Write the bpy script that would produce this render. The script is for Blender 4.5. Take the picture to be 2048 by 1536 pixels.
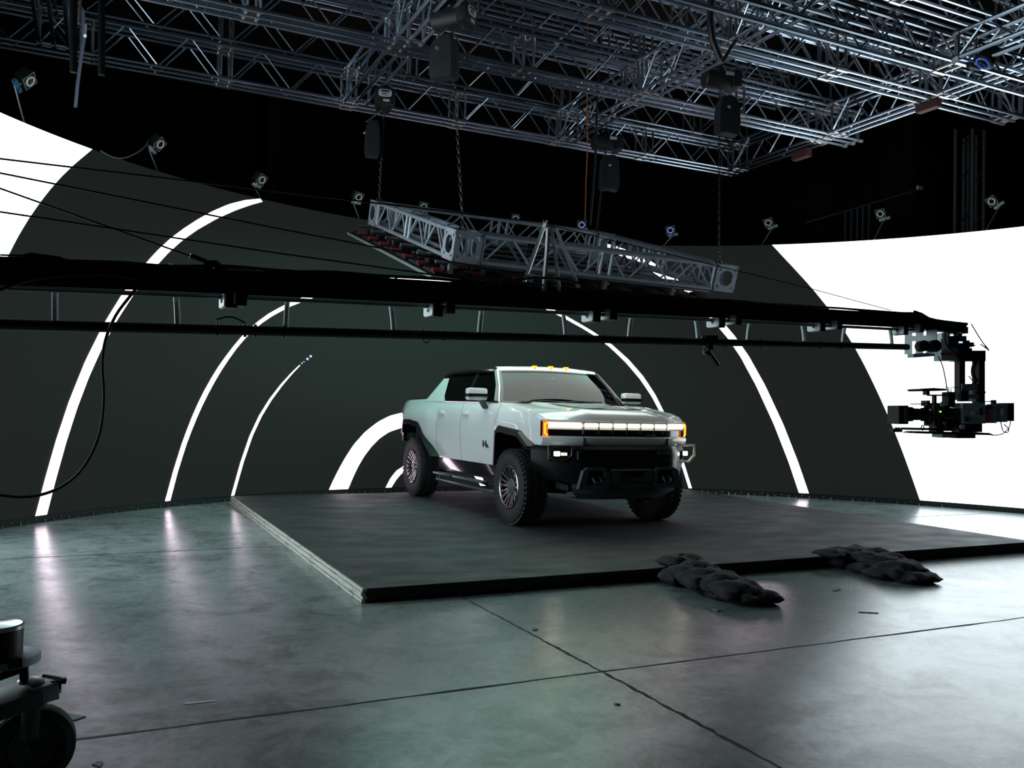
import bpy, bmesh, math, random
from mathutils import Vector as V, Matrix
for o in list(bpy.data.objects): bpy.data.objects.remove(o)
SC = bpy.context.scene; COL = SC.collection
rnd = random.Random(7)

# ------------------------------------------------------------------ camera, world, exposure
YAW, PIT, ROL, FPX = -0.44884, 0.029855, 0.023643, 1730.2
CAM = V((-5.5232, -9.2221, 1.35468))
FWD = V((-math.sin(YAW)*math.cos(PIT), math.cos(YAW)*math.cos(PIT), math.sin(PIT)))
_r = V((math.cos(YAW), math.sin(YAW), 0)); _u = _r.cross(FWD)
RGT = _r*math.cos(ROL) + _u*math.sin(ROL); UPV = -_r*math.sin(ROL) + _u*math.cos(ROL)
cd = bpy.data.cameras.new('camera'); cam = bpy.data.objects.new('camera', cd); COL.objects.link(cam)
cd.sensor_width = 36; cd.lens = FPX/2048*36; cd.clip_end = 200
M = Matrix((RGT, UPV, -FWD)).transposed().to_4x4(); M.translation = CAM; cam.matrix_world = M
SC.camera = cam
wd = bpy.data.worlds.new('world'); SC.world = wd; wd.use_nodes = True
wd.node_tree.nodes['Background'].inputs[0].default_value = (.55, .75, .9, 1)
wd.node_tree.nodes['Background'].inputs[1].default_value = .004
vs = SC.view_settings; vs.view_transform = 'Standard'; vs.look = 'None'; vs.exposure = 0; vs.gamma = 1; vs.use_curve_mapping = False

def ray(px, py): return FWD*FPX + RGT*(px-1024) - UPV*(py-768)
def at(px, py, ax, val):
    d = ray(px, py); return CAM + d*((val-CAM[ax])/d[ax])
def atd(px, py, depth): return CAM + ray(px, py)*(depth/FPX)

# ------------------------------------------------------------------ materials
def mat(name, col, rough=.5, metal=0, coat=0, emit=None, es=0, spec=.5):
    m = bpy.data.materials.new(name); m.use_nodes = True; b = m.node_tree.nodes['Principled BSDF']
    b.inputs['Base Color'].default_value = (*col, 1); b.inputs['Roughness'].default_value = rough
    b.inputs['Metallic'].default_value = metal; b.inputs['Coat Weight'].default_value = coat
    b.inputs['Coat Roughness'].default_value = .03; b.inputs['Specular IOR Level'].default_value = spec
    if emit: b.inputs['Emission Color'].default_value = (*emit, 1); b.inputs['Emission Strength'].default_value = es
    return m
def noisy(m, c0, c1, scale=4, detail=6, stretch=(1,1,1), rough=None, bump=0, lo=.3, hi=.7):
    nt = m.node_tree; N = nt.nodes; L = nt.links; b = N['Principled BSDF']
    tc = N.new('ShaderNodeTexCoord'); mp = N.new('ShaderNodeMapping'); mp.inputs['Scale'].default_value = stretch
    nz = N.new('ShaderNodeTexNoise'); nz.inputs['Scale'].default_value = scale; nz.inputs['Detail'].default_value = detail
    cr = N.new('ShaderNodeValToRGB'); cr.color_ramp.elements[0].color = (*c0, 1); cr.color_ramp.elements[1].color = (*c1, 1)
    cr.color_ramp.elements[0].position = lo; cr.color_ramp.elements[1].position = hi
    L.new(tc.outputs['Object'], mp.inputs[0]); L.new(mp.outputs[0], nz.inputs['Vector']); L.new(nz.outputs[0], cr.inputs[0]); L.new(cr.outputs[0], b.inputs['Base Color'])
    if rough:
        mr = N.new('ShaderNodeMapRange'); mr.inputs[3].default_value = rough[0]; mr.inputs[4].default_value = rough[1]
        mr.inputs[1].default_value = lo; mr.inputs[2].default_value = hi
        L.new(nz.outputs[0], mr.inputs[0]); L.new(mr.outputs[0], b.inputs['Roughness'])
    if bump:
        bp = N.new('ShaderNodeBump'); bp.inputs['Strength'].default_value = bump; bp.inputs['Distance'].default_value = .02
        L.new(nz.outputs[0], bp.inputs['Height']); L.new(bp.outputs[0], b.inputs['Normal'])
    return m
def emis(name, col, s): return mat(name, (.02,.02,.02), .4, emit=col, es=s)

WHITE = mat('white_paint', (.74,.78,.78), .32, coat=1)
BLACKG = mat('gloss_black', (.008,.008,.009), .12, coat=.6)
BLACKM = mat('matte_black', (.010,.010,.011), .55)
BUMPB = mat('bumper_black', (.004,.005,.006), .32, spec=.35)
TRIM = mat('dark_grey_trim', (.065,.08,.088), .32)
RUBBER = noisy(mat('rubber', (.014,.014,.015), .7), (.010,.010,.011), (.022,.022,.023), 30)
CHROME = mat('machined_metal', (.62,.6,.6), .22, 1)
RIMM = mat('dark_machined_rim', (.34,.33,.33), .24, 1)
SATIN = mat('satin_metal', (.55,.56,.58), .3, 1)
ALU = noisy(mat('aluminium', (.5,.58,.68), .29, 1), (.45,.53,.63), (.55,.64,.75), 1.2)
ALUF = noisy(mat('frame_aluminium', (.45,.5,.56), .5, .45), (.40,.45,.51), (.52,.57,.63), 9)
ALUD = noisy(mat('dull_aluminium', (.3,.32,.34), .42, 1), (.24,.26,.28), (.36,.38,.4), 9)
PLATE = mat('pale_metal_plate', (.74,.80,.79), .4)
STEEL = mat('dark_steel', (.06,.06,.065), .4, 1)
CRBLK = mat('crane_black', (.012,.014,.015), .45)
CRDK = mat('flat_black', (.004,.004,.005), .7, spec=.1)
CABLE = mat('cable_black', (.012,.012,.013), .5)
FABRIC = noisy(mat('black_canvas', (.012,.013,.016), .85), (.010,.011,.013), (.022,.024,.028), 60, bump=.3)
REDP = mat('red_plastic', (.45,.03,.04), .45)
REDB = mat('rust_red_metal', (.13,.045,.04), .7)
GREY = mat('grey_metal', (.34,.42,.46), .45, .1)
CAMG = mat('camera_grey', (.36,.43,.48), .5)
ORANGE = mat('orange_cord', (.55,.14,.03), .6)
AMBER = emis('amber_lamp', (1,.22,.01), 4.0)
AMBERD = mat('amber_lens', (.5,.12,.01), .2, emit=(1,.25,.01), es=.7)
LAMP = emis('white_lamp', (1,.92,.70), 7.0)
LAMPD = mat('lamp_lens', (.5,.5,.45), .2, emit=(1,.93,.74), es=.9)
FOG = emis('fog_lamp', (1,.93,.70), 16.0)
RING = mat('ring_lens', (.5,.55,.5), .3, .3, emit=(.7,.8,.65), es=.16)
RINGB = mat('ring_blue', (.2,.3,.7), .3, .3, emit=(.3,.42,1), es=.5)
SCR_W = emis('screen_white', (.84,.95,1.0), 3.0)
SCR_L = emis('screen_white_left', (.77,.95,1.0), 4.2)
SCR_P = emis('screen_ring', (1,.80,.95), 4.0)
TAPE = mat('pale_tape', (.45,.5,.5), .6)
CARD = mat('card', (.16,.18,.17), .8)
LABELW = mat('label_white', (.6,.66,.68), .5)
INK = mat('ink_black', (.01,.01,.012), .5)
INKR = mat('ink_red', (.5,.03,.03), .5)
LEDG = emis('green_indicator', (.2,1,.05), 4)
LEDB = emis('blue_indicator', (.2,.4,1), 3)

def glass(name, tint, ior=1.5):
    m = bpy.data.materials.new(name); m.use_nodes = True; nt = m.node_tree; N = nt.nodes; N.clear()
    out = N.new('ShaderNodeOutputMaterial'); mx = N.new('ShaderNodeMixShader'); fr = N.new('ShaderNodeFresnel'); fr.inputs[0].default_value = ior
    tr = N.new('ShaderNodeBsdfTransparent'); tr.inputs[0].default_value = (*tint, 1); gl = N.new('ShaderNodeBsdfGlossy'); gl.inputs['Roughness'].default_value = .02
    nt.links.new(fr.outputs[0], mx.inputs[0]); nt.links.new(tr.outputs[0], mx.inputs[1]); nt.links.new(gl.outputs[0], mx.inputs[2]); nt.links.new(mx.outputs[0], out.inputs[0])
    return m
GLASS = glass('windshield_glass', (.30,.33,.32), 1.6)
GLASSD = glass('tinted_glass', (.10,.12,.12), 1.45)

def concrete():
    m = mat('polished_concrete', (.3,.33,.33), .3, spec=.7); nt = m.node_tree; N = nt.nodes; L = nt.links; b = N['Principled BSDF']
    tc = N.new('ShaderNodeTexCoord'); 
    def nz(scale, det, dist=0, rough=.6):
        n = N.new('ShaderNodeTexNoise'); n.inputs['Scale'].default_value = scale; n.inputs['Detail'].default_value = det
        n.inputs['Distortion'].default_value = dist; n.inputs['Roughness'].default_value = rough; L.new(tc.outputs['Object'], n.inputs['Vector']); return n
    def ramp(src, p0, c0, p1, c1):
        r = N.new('ShaderNodeValToRGB'); e = r.color_ramp.elements; e[0].position = p0; e[0].color = (*c0, 1); e[1].position = p1; e[1].color = (*c1, 1)
        L.new(src, r.inputs[0]); return r
    def math2(op, a, bb):
        x = N.new('ShaderNodeMath'); x.operation = op
        for i, q in enumerate((a, bb)):
            if isinstance(q, (int, float)): x.inputs[i].default_value = q
            else: L.new(q, x.inputs[i])
        return x.outputs[0]
    big = nz(.45, 5, .4); mid = nz(2.6, 12, .5, .74); fine = nz(22, 8, 0, .7)
    c1 = ramp(big.outputs[0], .3, (.20,.245,.24), .7, (.38,.43,.425))
    c2 = ramp(mid.outputs[0], .38, (.42,.45,.44), .55, (1,1,1))
    c3 = ramp(fine.outputs[0], .30, (.70,.70,.70), .58, (1,1,1))
    mx = N.new('ShaderNodeMix'); mx.data_type = 'RGBA'; mx.blend_type = 'MULTIPLY'; mx.inputs[0].default_value = 1
    L.new(c1.outputs[0], mx.inputs[6]); L.new(c2.outputs[0], mx.inputs[7])
    mx2 = N.new('ShaderNodeMix'); mx2.data_type = 'RGBA'; mx2.blend_type = 'MULTIPLY'; mx2.inputs[0].default_value = 1
    L.new(mx.outputs[2], mx2.inputs[6]); L.new(c3.outputs[0], mx2.inputs[7])
    L.new(mx2.outputs[2], b.inputs['Base Color'])
    rr = N.new('ShaderNodeMapRange'); rr.inputs[1].default_value = .3; rr.inputs[2].default_value = .7; rr.inputs[3].default_value = .29; rr.inputs[4].default_value = .17
    L.new(mid.outputs[0], rr.inputs[0]); L.new(rr.outputs[0], b.inputs['Roughness'])
    bp = N.new('ShaderNodeBump'); bp.inputs['Strength'].default_value = .10; bp.inputs['Distance'].default_value = .006
    h = math2('ADD', fine.outputs[0], math2('MULTIPLY', mid.outputs[0], .7)); L.new(h, bp.inputs['Height']); L.new(bp.outputs[0], b.inputs['Normal'])
    return m
CONC = concrete()
DECK = noisy(mat('black_ply', (.03,.032,.034), .6, spec=.25), (.020,.022,.024), (.046,.049,.051), 2.2, 10, (1,1.6,1), rough=(.72,.56), bump=.05)
PLYEDGE = noisy(mat('raw_ply_edge', (.5,.5,.44), .7), (.22,.2,.17), (.52,.51,.45), 3, 8, (8,1.2,30), lo=.34, hi=.46)
BLKEDGE = noisy(mat('black_edge', (.012,.010,.009), .7), (.008,.007,.006), (.022,.018,.015), 4)
SCR_D = mat('screen_dark', (.007,.008,.008), .6, emit=(.82,1,.93), es=.011, spec=.15)
WALLM = mat('black_drape', (.010,.012,.014), .9)
CEILM = noisy(mat('brown_ceiling', (.05,.03,.022), .9), (.02,.014,.012), (.06,.034,.024), .5)
def moon():
    m = mat('hood_relief', (.1,.1,.1), .4); nt = m.node_tree; N = nt.nodes; L = nt.links
    tc = N.new('ShaderNodeTexCoord'); vo = N.new('ShaderNodeTexVoronoi'); vo.feature = 'DISTANCE_TO_EDGE'; vo.inputs['Scale'].default_value = 26
    nz = N.new('ShaderNodeTexNoise'); nz.inputs['Scale'].default_value = 22; nz.inputs['Detail'].default_value = 6
    L.new(tc.outputs['Object'], nz.inputs['Vector']); L.new(nz.outputs['Color'], vo.inputs['Vector'])
    cr = N.new('ShaderNodeValToRGB'); e = cr.color_ramp.elements; e[0].position = .42; e[0].color = (.03,.03,.03,1); e[1].position = .58; e[1].color = (.26,.27,.27,1)
    L.new(nz.outputs[0], cr.inputs[0]); L.new(cr.outputs[0], N['Principled BSDF'].inputs['Base Color']); return m
MOON = moon()
DOT = emis('screen_dots', (.4,.6,1), 1.2)

# ------------------------------------------------------------------ object helpers
def tag(o, label=None, cat=None, group=None, kind=None):
    if label: o['label'] = label
    if cat: o['category'] = cat
    if group: o['group'] = group
    if kind: o['kind'] = kind
    return o
def thing(name, label, cat, loc=(0,0,0), group=None, rot=None):
    o = bpy.data.objects.new(name, None); COL.objects.link(o); o.location = loc; o.empty_display_size = .1
    if rot: o.rotation_euler = rot
    return tag(o, label, cat, group)
class MB:
    def __init__(s): s.b = bmesh.new()
    def _m(s, vs, T): 
        if T is not None: bmesh.ops.transform(s.b, matrix=T, verts=vs)
    def box(s, c, sz, T=None, R=None, bev=0):
        r = bmesh.ops.create_cube(s.b, size=1); vv = r['verts']
        bmesh.ops.scale(s.b, vec=sz, verts=vv)
        if bev:
            ed = list({e for v in vv for e in v.link_edges}); q = bmesh.ops.bevel(s.b, geom=ed, offset=bev, segments=2, affect='EDGES', profile=.6)
            vv = list({v for f in q['faces'] for v in f.verts} | {v for v in vv if v.is_valid})
        if R is not None: bmesh.ops.rotate(s.b, matrix=R, cent=(0,0,0), verts=vv)
        bmesh.ops.translate(s.b, vec=c, verts=vv); s._m(vv, T); return s
    def box2(s, a, b, bev=0):
        a = V(a); b = V(b); return s.box((a+b)/2, [abs(x) for x in (b-a)], bev=bev)
    def bar(s, p0, p1, w, h, up=(0,0,1), bev=0):
        p0 = V(p0); p1 = V(p1); d = (p1-p0); L = d.length; d.normalize(); u = V(up)
        x = d.cross(u)
        if x.length < 1e-4: x = d.cross(V((1,0,0)))
        x.normalize(); u = x.cross(d)
        R = Matrix((x, d, u)).transposed()
        return s.box((p0+p1)/2, (w, L, h), R=R, bev=bev)
    def tube(s, pts, r, n=8, cap=True, rr=None):
        pts = [V(p) for p in pts]; rings = []; prev = None
        for i, p in enumerate(pts):
            d = (pts[min(i+1, len(pts)-1)] - pts[max(i-1, 0)]).normalized()
            if prev is None:
                a = d.cross(V((0,0,1)));
                if a.length < 1e-3: a = d.cross(V((1,0,0)))
            else: a = prev - d*prev.dot(d)
            a.normalize(); prev = a; b = d.cross(a); q = rr[i] if rr else r
            rings.append([s.b.verts.new(p + (a*math.cos(t)+b*math.sin(t))*q) for t in [2*math.pi*k/n for k in range(n)]])
        for A, B in zip(rings, rings[1:]):
            for k in range(n): s.b.faces.new((A[k], A[(k+1)%n], B[(k+1)%n], B[k]))
        if cap and n > 2: s.b.faces.new(rings[0][::-1]); s.b.faces.new(rings[-1])
        return s
    def cyl(s, p0, p1, r, n=20): return s.tube([p0, p1], r, n)
    def lathe(s, prof, c, axis=(1,0,0), n=32, closed=False):
        ax = V(axis).normalized(); a = ax.cross(V((0,0,1)))
        if a.length < 1e-3: a = V((1,0,0))
        a.normalize(); b = ax.cross(a); c = V(c); rings = []
        for (h, r) in prof: rings.append([s.b.verts.new(c + ax*h + (a*math.cos(t)+b*math.sin(t))*r) for t in [2*math.pi*k/n for k in range(n)]])
        pr = list(zip(rings, rings[1:])) + ([(rings[-1], rings[0])] if closed else [])
        for A, B in pr:
            for k in range(n): s.b.faces.new((A[k], A[(k+1)%n], B[(k+1)%n], B[k]))
        if not closed:
            for ring in (rings[0][::-1], rings[-1]):
                if (ring[0].co - ring[n//2].co).length > 1e-4: s.b.faces.new(ring)
        return s
    def torus(s, c, axis, R, r, n=20, k=8):
        return s.lathe([(r*math.sin(t), R+r*math.cos(t)) for t in [2*math.pi*i/k for i in range(k)]], c, axis, n, True)
    def grid(s, rows, thick=None):
        G = [[s.b.verts.new(p) for p in r] for r in rows]; fs = []
        for A, B in zip(G, G[1:]):
            for k in range(len(A)-1): fs.append(s.b.faces.new((A[k], A[k+1], B[k+1], B[k])))
        if thick: bmesh.ops.solidify(s.b, geom=fs, thickness=thick)
        return s
    def prism(s, poly, vec):
        a = [s.b.verts.new(V(p)) for p in poly]; b = [s.b.verts.new(V(p)+V(vec)) for p in poly]; n = len(a)
        s.b.faces.new(a[::-1]); s.b.faces.new(b)
        for k in range(n): s.b.faces.new((a[k], a[(k+1)%n], b[(k+1)%n], b[k]))
        return s
    def build(s, name, m, parent=None, world=False, smooth=True, ang=35, label=None):
        bmesh.ops.recalc_face_normals(s.b, faces=s.b.faces)
        me = bpy.data.meshes.new(name); 
        if world and parent is not None:
            off = V((0,0,0)); p = parent
            while p: off += p.location; p = p.parent
            bmesh.ops.translate(s.b, vec=-off, verts=s.b.verts)
        s.b.to_mesh(me); s.b.free()
        if smooth:
            me.polygons.foreach_set('use_smooth', [True]*len(me.polygons)); me.set_sharp_from_angle(angle=math.radians(ang))
        me.materials.append(m); o = bpy.data.objects.new(name, me); COL.objects.link(o)
        if parent: o.parent = parent
        if label: o['label'] = label
        return o
def recenter(o, loc):
    loc = V(loc); o.data.transform(Matrix.Translation(-loc)); o.location = loc; return o
def recenter_mb(mb, loc, R=None):
    vv = list(mb.b.verts)
    if R is not None: bmesh.ops.rotate(mb.b, matrix=R, cent=(0,0,0), verts=vv)
    bmesh.ops.translate(mb.b, vec=loc, verts=vv); return mb
def copy_tree(o, parent=None):
    c = o.copy(); COL.objects.link(c); c.parent = parent
    for ch in [x for x in o.children]: copy_tree(ch, c)
    return c
def text(body, size, m, name, parent, loc, rot, ext=.002, bold=0):
    cu = bpy.data.curves.new(name, 'FONT'); cu.body = body; cu.size = size; cu.extrude = ext; cu.offset = bold; cu.align_x = 'CENTER'; cu.align_y = 'CENTER'; cu.resolution_u = 3
    tmp = bpy.data.objects.new('tmp', cu); COL.objects.link(tmp)
    me = bpy.data.meshes.new_from_object(tmp.evaluated_get(bpy.context.evaluated_depsgraph_get())); bpy.data.objects.remove(tmp)
    me.materials.clear(); me.materials.append(m); o = bpy.data.objects.new(name, me); COL.objects.link(o); o.parent = parent; o.location = loc
    if isinstance(rot, Matrix): o.rotation_euler = rot.to_euler()
    else: o.rotation_euler = rot
    return o
def struct(mb, name, m, **k): return tag(mb.build(name, m, **k), kind='structure')
def lerp(a, b, t): return a+(b-a)*t
def interp(tab, x):
    if x <= tab[0][0]: return tab[0][1]
    for (a, fa), (b, fb) in zip(tab, tab[1:]):
        if x <= b: return fa+(fb-fa)*(x-a)/(b-a)
    return tab[-1][1]
FL = -0.107      # floor level; the plywood deck top is z = 0

#@@ SETTING
struct(MB().box2((-16,-16,FL-.2),(16,14,FL)), 'floor', CONC, smooth=False)
struct(MB().box2((-16,13,FL),(16,13.2,9)), 'wall_back', WALLM, smooth=False)
struct(MB().box2((-16.2,-16,FL),(-16,13.2,9)), 'wall_left', WALLM, smooth=False)
struct(MB().box2((16,-16,FL),(16.2,13.2,9)), 'wall_right', WALLM, smooth=False)
struct(MB().box2((-16,-16.2,FL),(16,-16,9)), 'wall_front', WALLM, smooth=False)
struct(MB().box2((-16.2,-16.2,9),(16.2,13.2,9.2)), 'ceiling', CEILM, smooth=False)
c = at(543, 300, 1, 12.8); struct(MB().box2((c.x-.15,12.6,FL),(c.x+.15,13,9)), 'trim_1', mat('grey_column', (.05,.055,.06), .8), smooth=False)
# control joints cut in the floor slab
def joint(p, q, seed):
    r = random.Random(seed); n = 110; rows = []
    p = V(p); q = V(q); d = (q-p).normalized(); s = V((-d.y, d.x, 0))
    for i in range(n+1):
        c = p.lerp(q, i/n) + s*r.uniform(-.006,.006); w = .006+r.uniform(0,.008)*(r.random()<.6)
        rows.append([c+s*w+V((0,0,.0012)), c-s*w+V((0,0,.0012))])
    return MB().grid(rows)
JM = mat('joint_dark', (.012,.012,.013), .8)
struct(joint((-9,-5.03,FL),(12,-5.03,FL),1), 'trim_2', JM, smooth=False)
struct(joint((-9,-.12,FL),(-3.72,-.12,FL),2), 'trim_3', JM, smooth=False)
struct(joint((4.2,-.12,FL),(7.6,-.12,FL),3), 'trim_4', JM, smooth=False)
struct(joint((-2.9,-9,FL),(-2.9,-2.96,FL),4), 'trim_5', JM, smooth=False)

#@@ LED WALL
LCX, LCY, LR = .065, -3.23, 8.32
def cw(th, z, r=LR):
    a = math.radians(th); return V((LCX+r*math.sin(a), LCY+r*math.cos(a), z))
led = thing('curved_screen', 'tall curved video wall wrapped around the truck, showing bright rings on dark grey', 'screen', (LCX, LCY+LR, FL))
NT = 88
def arcwall(t0, t1, z0, z1, r0, r1, n):
    m = MB(); R = []
    for i in range(n+1):
        t = lerp(t0, t1, i/n); R.append([m.b.verts.new(cw(t,z,r)) for (r,z) in ((r0,z0),(r0,z1),(r1,z1),(r1,z0))])
    for A, B in zip(R, R[1:]):
        for k in range(4): m.b.faces.new((A[k], A[(k+1)%4], B[(k+1)%4], B[k]))
    m.b.faces.new(R[0]); m.b.faces.new(R[-1][::-1]); return m
arcwall(-86, 86, -.022, 4.5, LR, LR+.12, NT).build('screen_face', SCR_D, led, world=True, ang=10)
arcwall(-86, 86, FL, -.022, LR+.01, LR+.10, NT).build('base_rail', BLACKM, led, world=True, label='black base rail under the screen')
mb = MB()
for i in range(150):
    t = -60+i*.82+rnd.uniform(-.1,.1); p = cw(t, FL+.02+.025*(i%3==0), LR-.004); mb.box(p, (.012,.012,.012+.02*(i%3==1)))
tag(mb.build('base_bolts', SATIN, led, world=True), kind='stuff')
def resample(L, n):
    P = [V((a,b)) for a, b in L]
    for _ in range(2): P = [P[0]]+[P[i]*.5+(P[i-1]+P[i+1])*.25 if (P[i+1]-P[i-1]).length < 8 else P[i] for i in range(1,len(P)-1)]+[P[-1]]
    S = [0]
    for a, b in zip(P, P[1:]): S.append(S[-1]+math.hypot((b.x-a.x)*.145, b.y-a.y))
    out = []; j = 0
    for i in range(n+1):
        s = S[-1]*i/n
        while j < len(P)-2 and S[j+1] < s: j += 1
        out.append(P[j].lerp(P[j+1], (s-S[j])/max(1e-9, S[j+1]-S[j])))
    return out
def strip(o, i, n=48):
    A = resample(o, n); B = resample(i, n); return MB().grid([[cw(a.x,a.y,LR-.006), cw((a.x+b.x)/2,(a.y+b.y)/2,LR-.006), cw(b.x,b.y,LR-.006)] for a, b in zip(A, B)])
AL = ([(-24.2,4.5),(-26.04,4.45),(-27.84,4.333),(-29.87,4.161),(-31.92,3.941),(-33.43,3.763),(-34.65,3.624),(-35.85,3.454),(-37.62,3.173),(-39.85,2.746),(-41.63,2.366),(-43.53,1.849),(-45.22,1.273),(-46.2,.845),(-47.13,.379),(-47.88,-.02)],
      [(-23.9,4.46),(-24.31,4.445),(-27.16,4.256),(-29.37,4.065),(-31.88,3.791),(-33.23,3.648),(-34.6,3.451),(-36.22,3.198),(-38.68,2.755),(-40.34,2.385),(-41.88,1.992),(-42.99,1.634),(-44.08,1.275),(-45.08,.841),(-46.0,.38),(-46.72,-.02)])
BO = [(-34.13,-.02),(-33.41,.398),(-32.42,.834),(-31.17,1.281),(-29.82,1.639),(-28.46,1.911),(-27.25,2.144),(-25.83,2.399),(-24.55,2.56),(-23.26,2.716),(-21.35,2.915),(-17.69,3.16),(-13.96,3.37),(-10.16,3.51),(-5.85,3.60),(-1.81,3.65),(1.44,3.635),(6.82,3.556),(11.47,3.386),(15.23,3.163),(20.13,2.798),(21.81,2.647),(23.99,2.337),(26.03,2.054),(27.41,1.745),(28.51,1.419),(30.,.931),(31.32,.453),(32.24,-.02)]
BI = [(-33.54,-.02),(-32.92,.38),(-31.96,.815),(-30.59,1.263),(-29.12,1.643),(-27.82,1.916),(-26.74,2.149),(-25.17,2.407),(-24.01,2.567),(-22.53,2.711),(-20.13,2.93),(-17.67,3.087),(-13.94,3.27),(-10.13,3.39),(-5.82,3.481),(-1.79,3.523),(1.43,3.51),(6.84,3.45),(11.48,3.31),(15.44,3.089),(19.64,2.787),(20.99,2.652),(23.34,2.335),(25.5,2.015),(26.94,1.704),(27.96,1.435),(29.69,.902),(31.01,.424),(31.85,-.02)]
CO = [(-18.72,1.992),(-19.5,1.903),(-21.04,1.673),(-22.45,1.433),(-23.54,1.196),(-24.62,.902),(-25.53,.558),(-26.51,-.02)]
CI = [(-18.66,1.981),(-19.38,1.888),(-20.8,1.658),(-22.2,1.411),(-23.23,1.177),(-24.21,.902),(-25.12,.575),(-26.15,-.02)]
DO = [(-14.61,-.02),(-14.08,.153),(-13.52,.298),(-12.68,.502),(-11.78,.724),(-10.56,.941),(-8.37,1.141),(-7.17,1.226),(-5.91,1.272),(-3.89,1.30),(-.9,1.31)]
DI = [(-12.19,-.02),(-11.62,.167),(-11.13,.34),(-10.41,.513),(-9.43,.697),(-8.31,.841),(-7.3,.952),(-5.96,1.015),(-3.84,1.05),(-.9,1.06)]
EO = [(-7.42,-.02),(-6.79,.192),(-6.32,.262),(-5.32,.368),(-3.72,.435),(-1.78,.459)]
EI = [(-6.68,-.02),(-6.04,.147),(-5.61,.206),(-4.85,.29),(-3.7,.357),(-1.76,.381)]
mir = lambda L: [(-1.8-t, z) for t, z in reversed(L)]
AR = ([(20.82,4.5),(21.55,4.48),(23.9,4.403),(26.06,4.251),(27.75,4.124),(30.26,3.84),(31.63,3.67),(33.1,3.504),(35.99,3.068),(37.66,2.756),(38.4,2.624),(41.05,2.011),(43.6,1.197),(45.6,.393),(46.47,-.02)],
      [(20.85,4.37),(22.49,4.311),(24.58,4.179),(26.34,4.054),(28.04,3.889),(29.79,3.70),(31.07,3.585),(32.2,3.465),(35.27,2.992),(36.75,2.734),(37.32,2.623),(39.9,2.009),(42.46,1.192),(44.51,.386),(45.31,-.02)])
WL = [(-43.5,4.5),(-45.62,4.21),(-46.71,4.032),(-48.02,3.791),(-48.92,3.594),(-49.72,3.445),(-50.82,3.181),(-51.81,2.916),(-53.5,2.4),(-55.2,1.8),(-57.2,1.0),(-59.3,-.02)]
WR = [(41.66,4.5),(42.95,4.292),(44.02,4.1),(45.72,3.837),(46.76,3.659),(48.51,3.294),(50.4,2.973),(51.59,2.579),(52.69,2.319),(53.55,2.028),(54.44,1.722),(55.88,1.283),(56.95,.822),(58.21,.317),(58.95,-.02)]
for o_, i_ in (AL, AR, (BO, BI), (CO, CI), (DO+mir(DO)[1:], DI+mir(DI)[1:]), (EO+mir(EO), EI+mir(EI))):
    strip(o_, i_, 64).build('lit_ring', SCR_P, led, world=True, smooth=False)
def region(L, tend):
    rows = []
    for p in resample(L, 40): rows.append([cw(lerp(p.x, tend, k/24), p.y, LR-.006) for k in range(25)])
    return MB().grid(rows)
region(WL, -85.8).build('lit_field', SCR_L, led, world=True, smooth=False)
region(WR, 85.8).build('lit_field', SCR_W, led, world=True, smooth=False)
for (t, z, s) in ((-18.45,2.02,.022),(-18.2,2.045,.018),(-17.78,2.092,.035),(-17.39,2.139,.035)):
    MB().grid([[cw(t-s*4,z-s/2,LR-.006),cw(t+s*4,z-s/2,LR-.006)],[cw(t-s*4,z+s/2,LR-.006),cw(t+s*4,z+s/2,LR-.006)]]).build('lit_dot', DOT, led, world=True, smooth=False)

#@@ PLATFORM
PX0, PX1, PY0, PY1 = -3.69, 4.15, -2.93, 3.95
plat = thing('plywood_platform', 'low black plywood platform under the white truck, pale raw left edge', 'platform', ((PX0+PX1)/2, (PY0+PY1)/2, FL))
lh = -FL/4
for k in range(4):
    j = (0,.012,-.004,.008)[k]; z0 = FL+k*lh
    s = MB().box2((PX0+.012+j,PY0,z0+.001),(PX1-.004*k,PY1,z0+lh), bev=0).build('plywood_sheet', DECK if k == 3 else BLKEDGE, plat, world=True, smooth=False)
    e = MB(); n = 30
    for i in range(n):
        y0 = lerp(PY0-.004, PY1, i/n); y1 = lerp(PY0-.004, PY1, (i+1)/n); w = rnd.uniform(-.002,.002)
        e.box2((PX0+j-.004+w, y0, z0+.003), (PX0+.03+j, y1, z0+lh-.002))
    e.build('raw_edge', PLYEDGE, s, smooth=False, label='pale raw plywood edge', world=True)
#@@END_PLATFORM
#@@ TRUCK  (front axle at y=0, faces -y, its right side is -x)
trk = thing('pickup_truck', 'white and black electric pickup truck with glowing front light bar parked on the platform', 'truck', (0, 1.7, 0))
def P(mb, name, m, parent=trk, **k): return mb.build(name, m, parent, world=True, **k)
XZ = [(.55,.985),(.66,.995),(.80,1.012),(1.0,1.028),(1.2,1.03),(1.34,1.012),(1.42,.985),(1.47,.965),(1.80,.80),(1.86,.765)]
def sm(a, b, x):
    t = max(0, min(1, (x-a)/(b-a))); return t*t*(3-2*t)
def xs(y, z):
    x = interp(XZ, z)
    if y < -.15: x -= .07*((-.15-y)/.47)**2
    if y > 3.9: x -= .075*((y-3.9)/.52)**2
    zz = sm(.7,.95,z)*(1-sm(1.22,1.42,z))
    x += .04*zz*sm(2.62,2.95,y)*(1-sm(4.0,4.35,y)) + .03*zz*(1-sm(.42,.62,y))*sm(-.6,-.3,y)
    return x
TOP = [(-.62,1.255),(-.56,1.29),(-.5,1.312),(-.3,1.355),(0,1.40),(.3,1.435),(.55,1.44),(2.6,1.458),(3.1,1.50),(4.0,1.478),(4.3,1.45),(4.42,1.40)]
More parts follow.
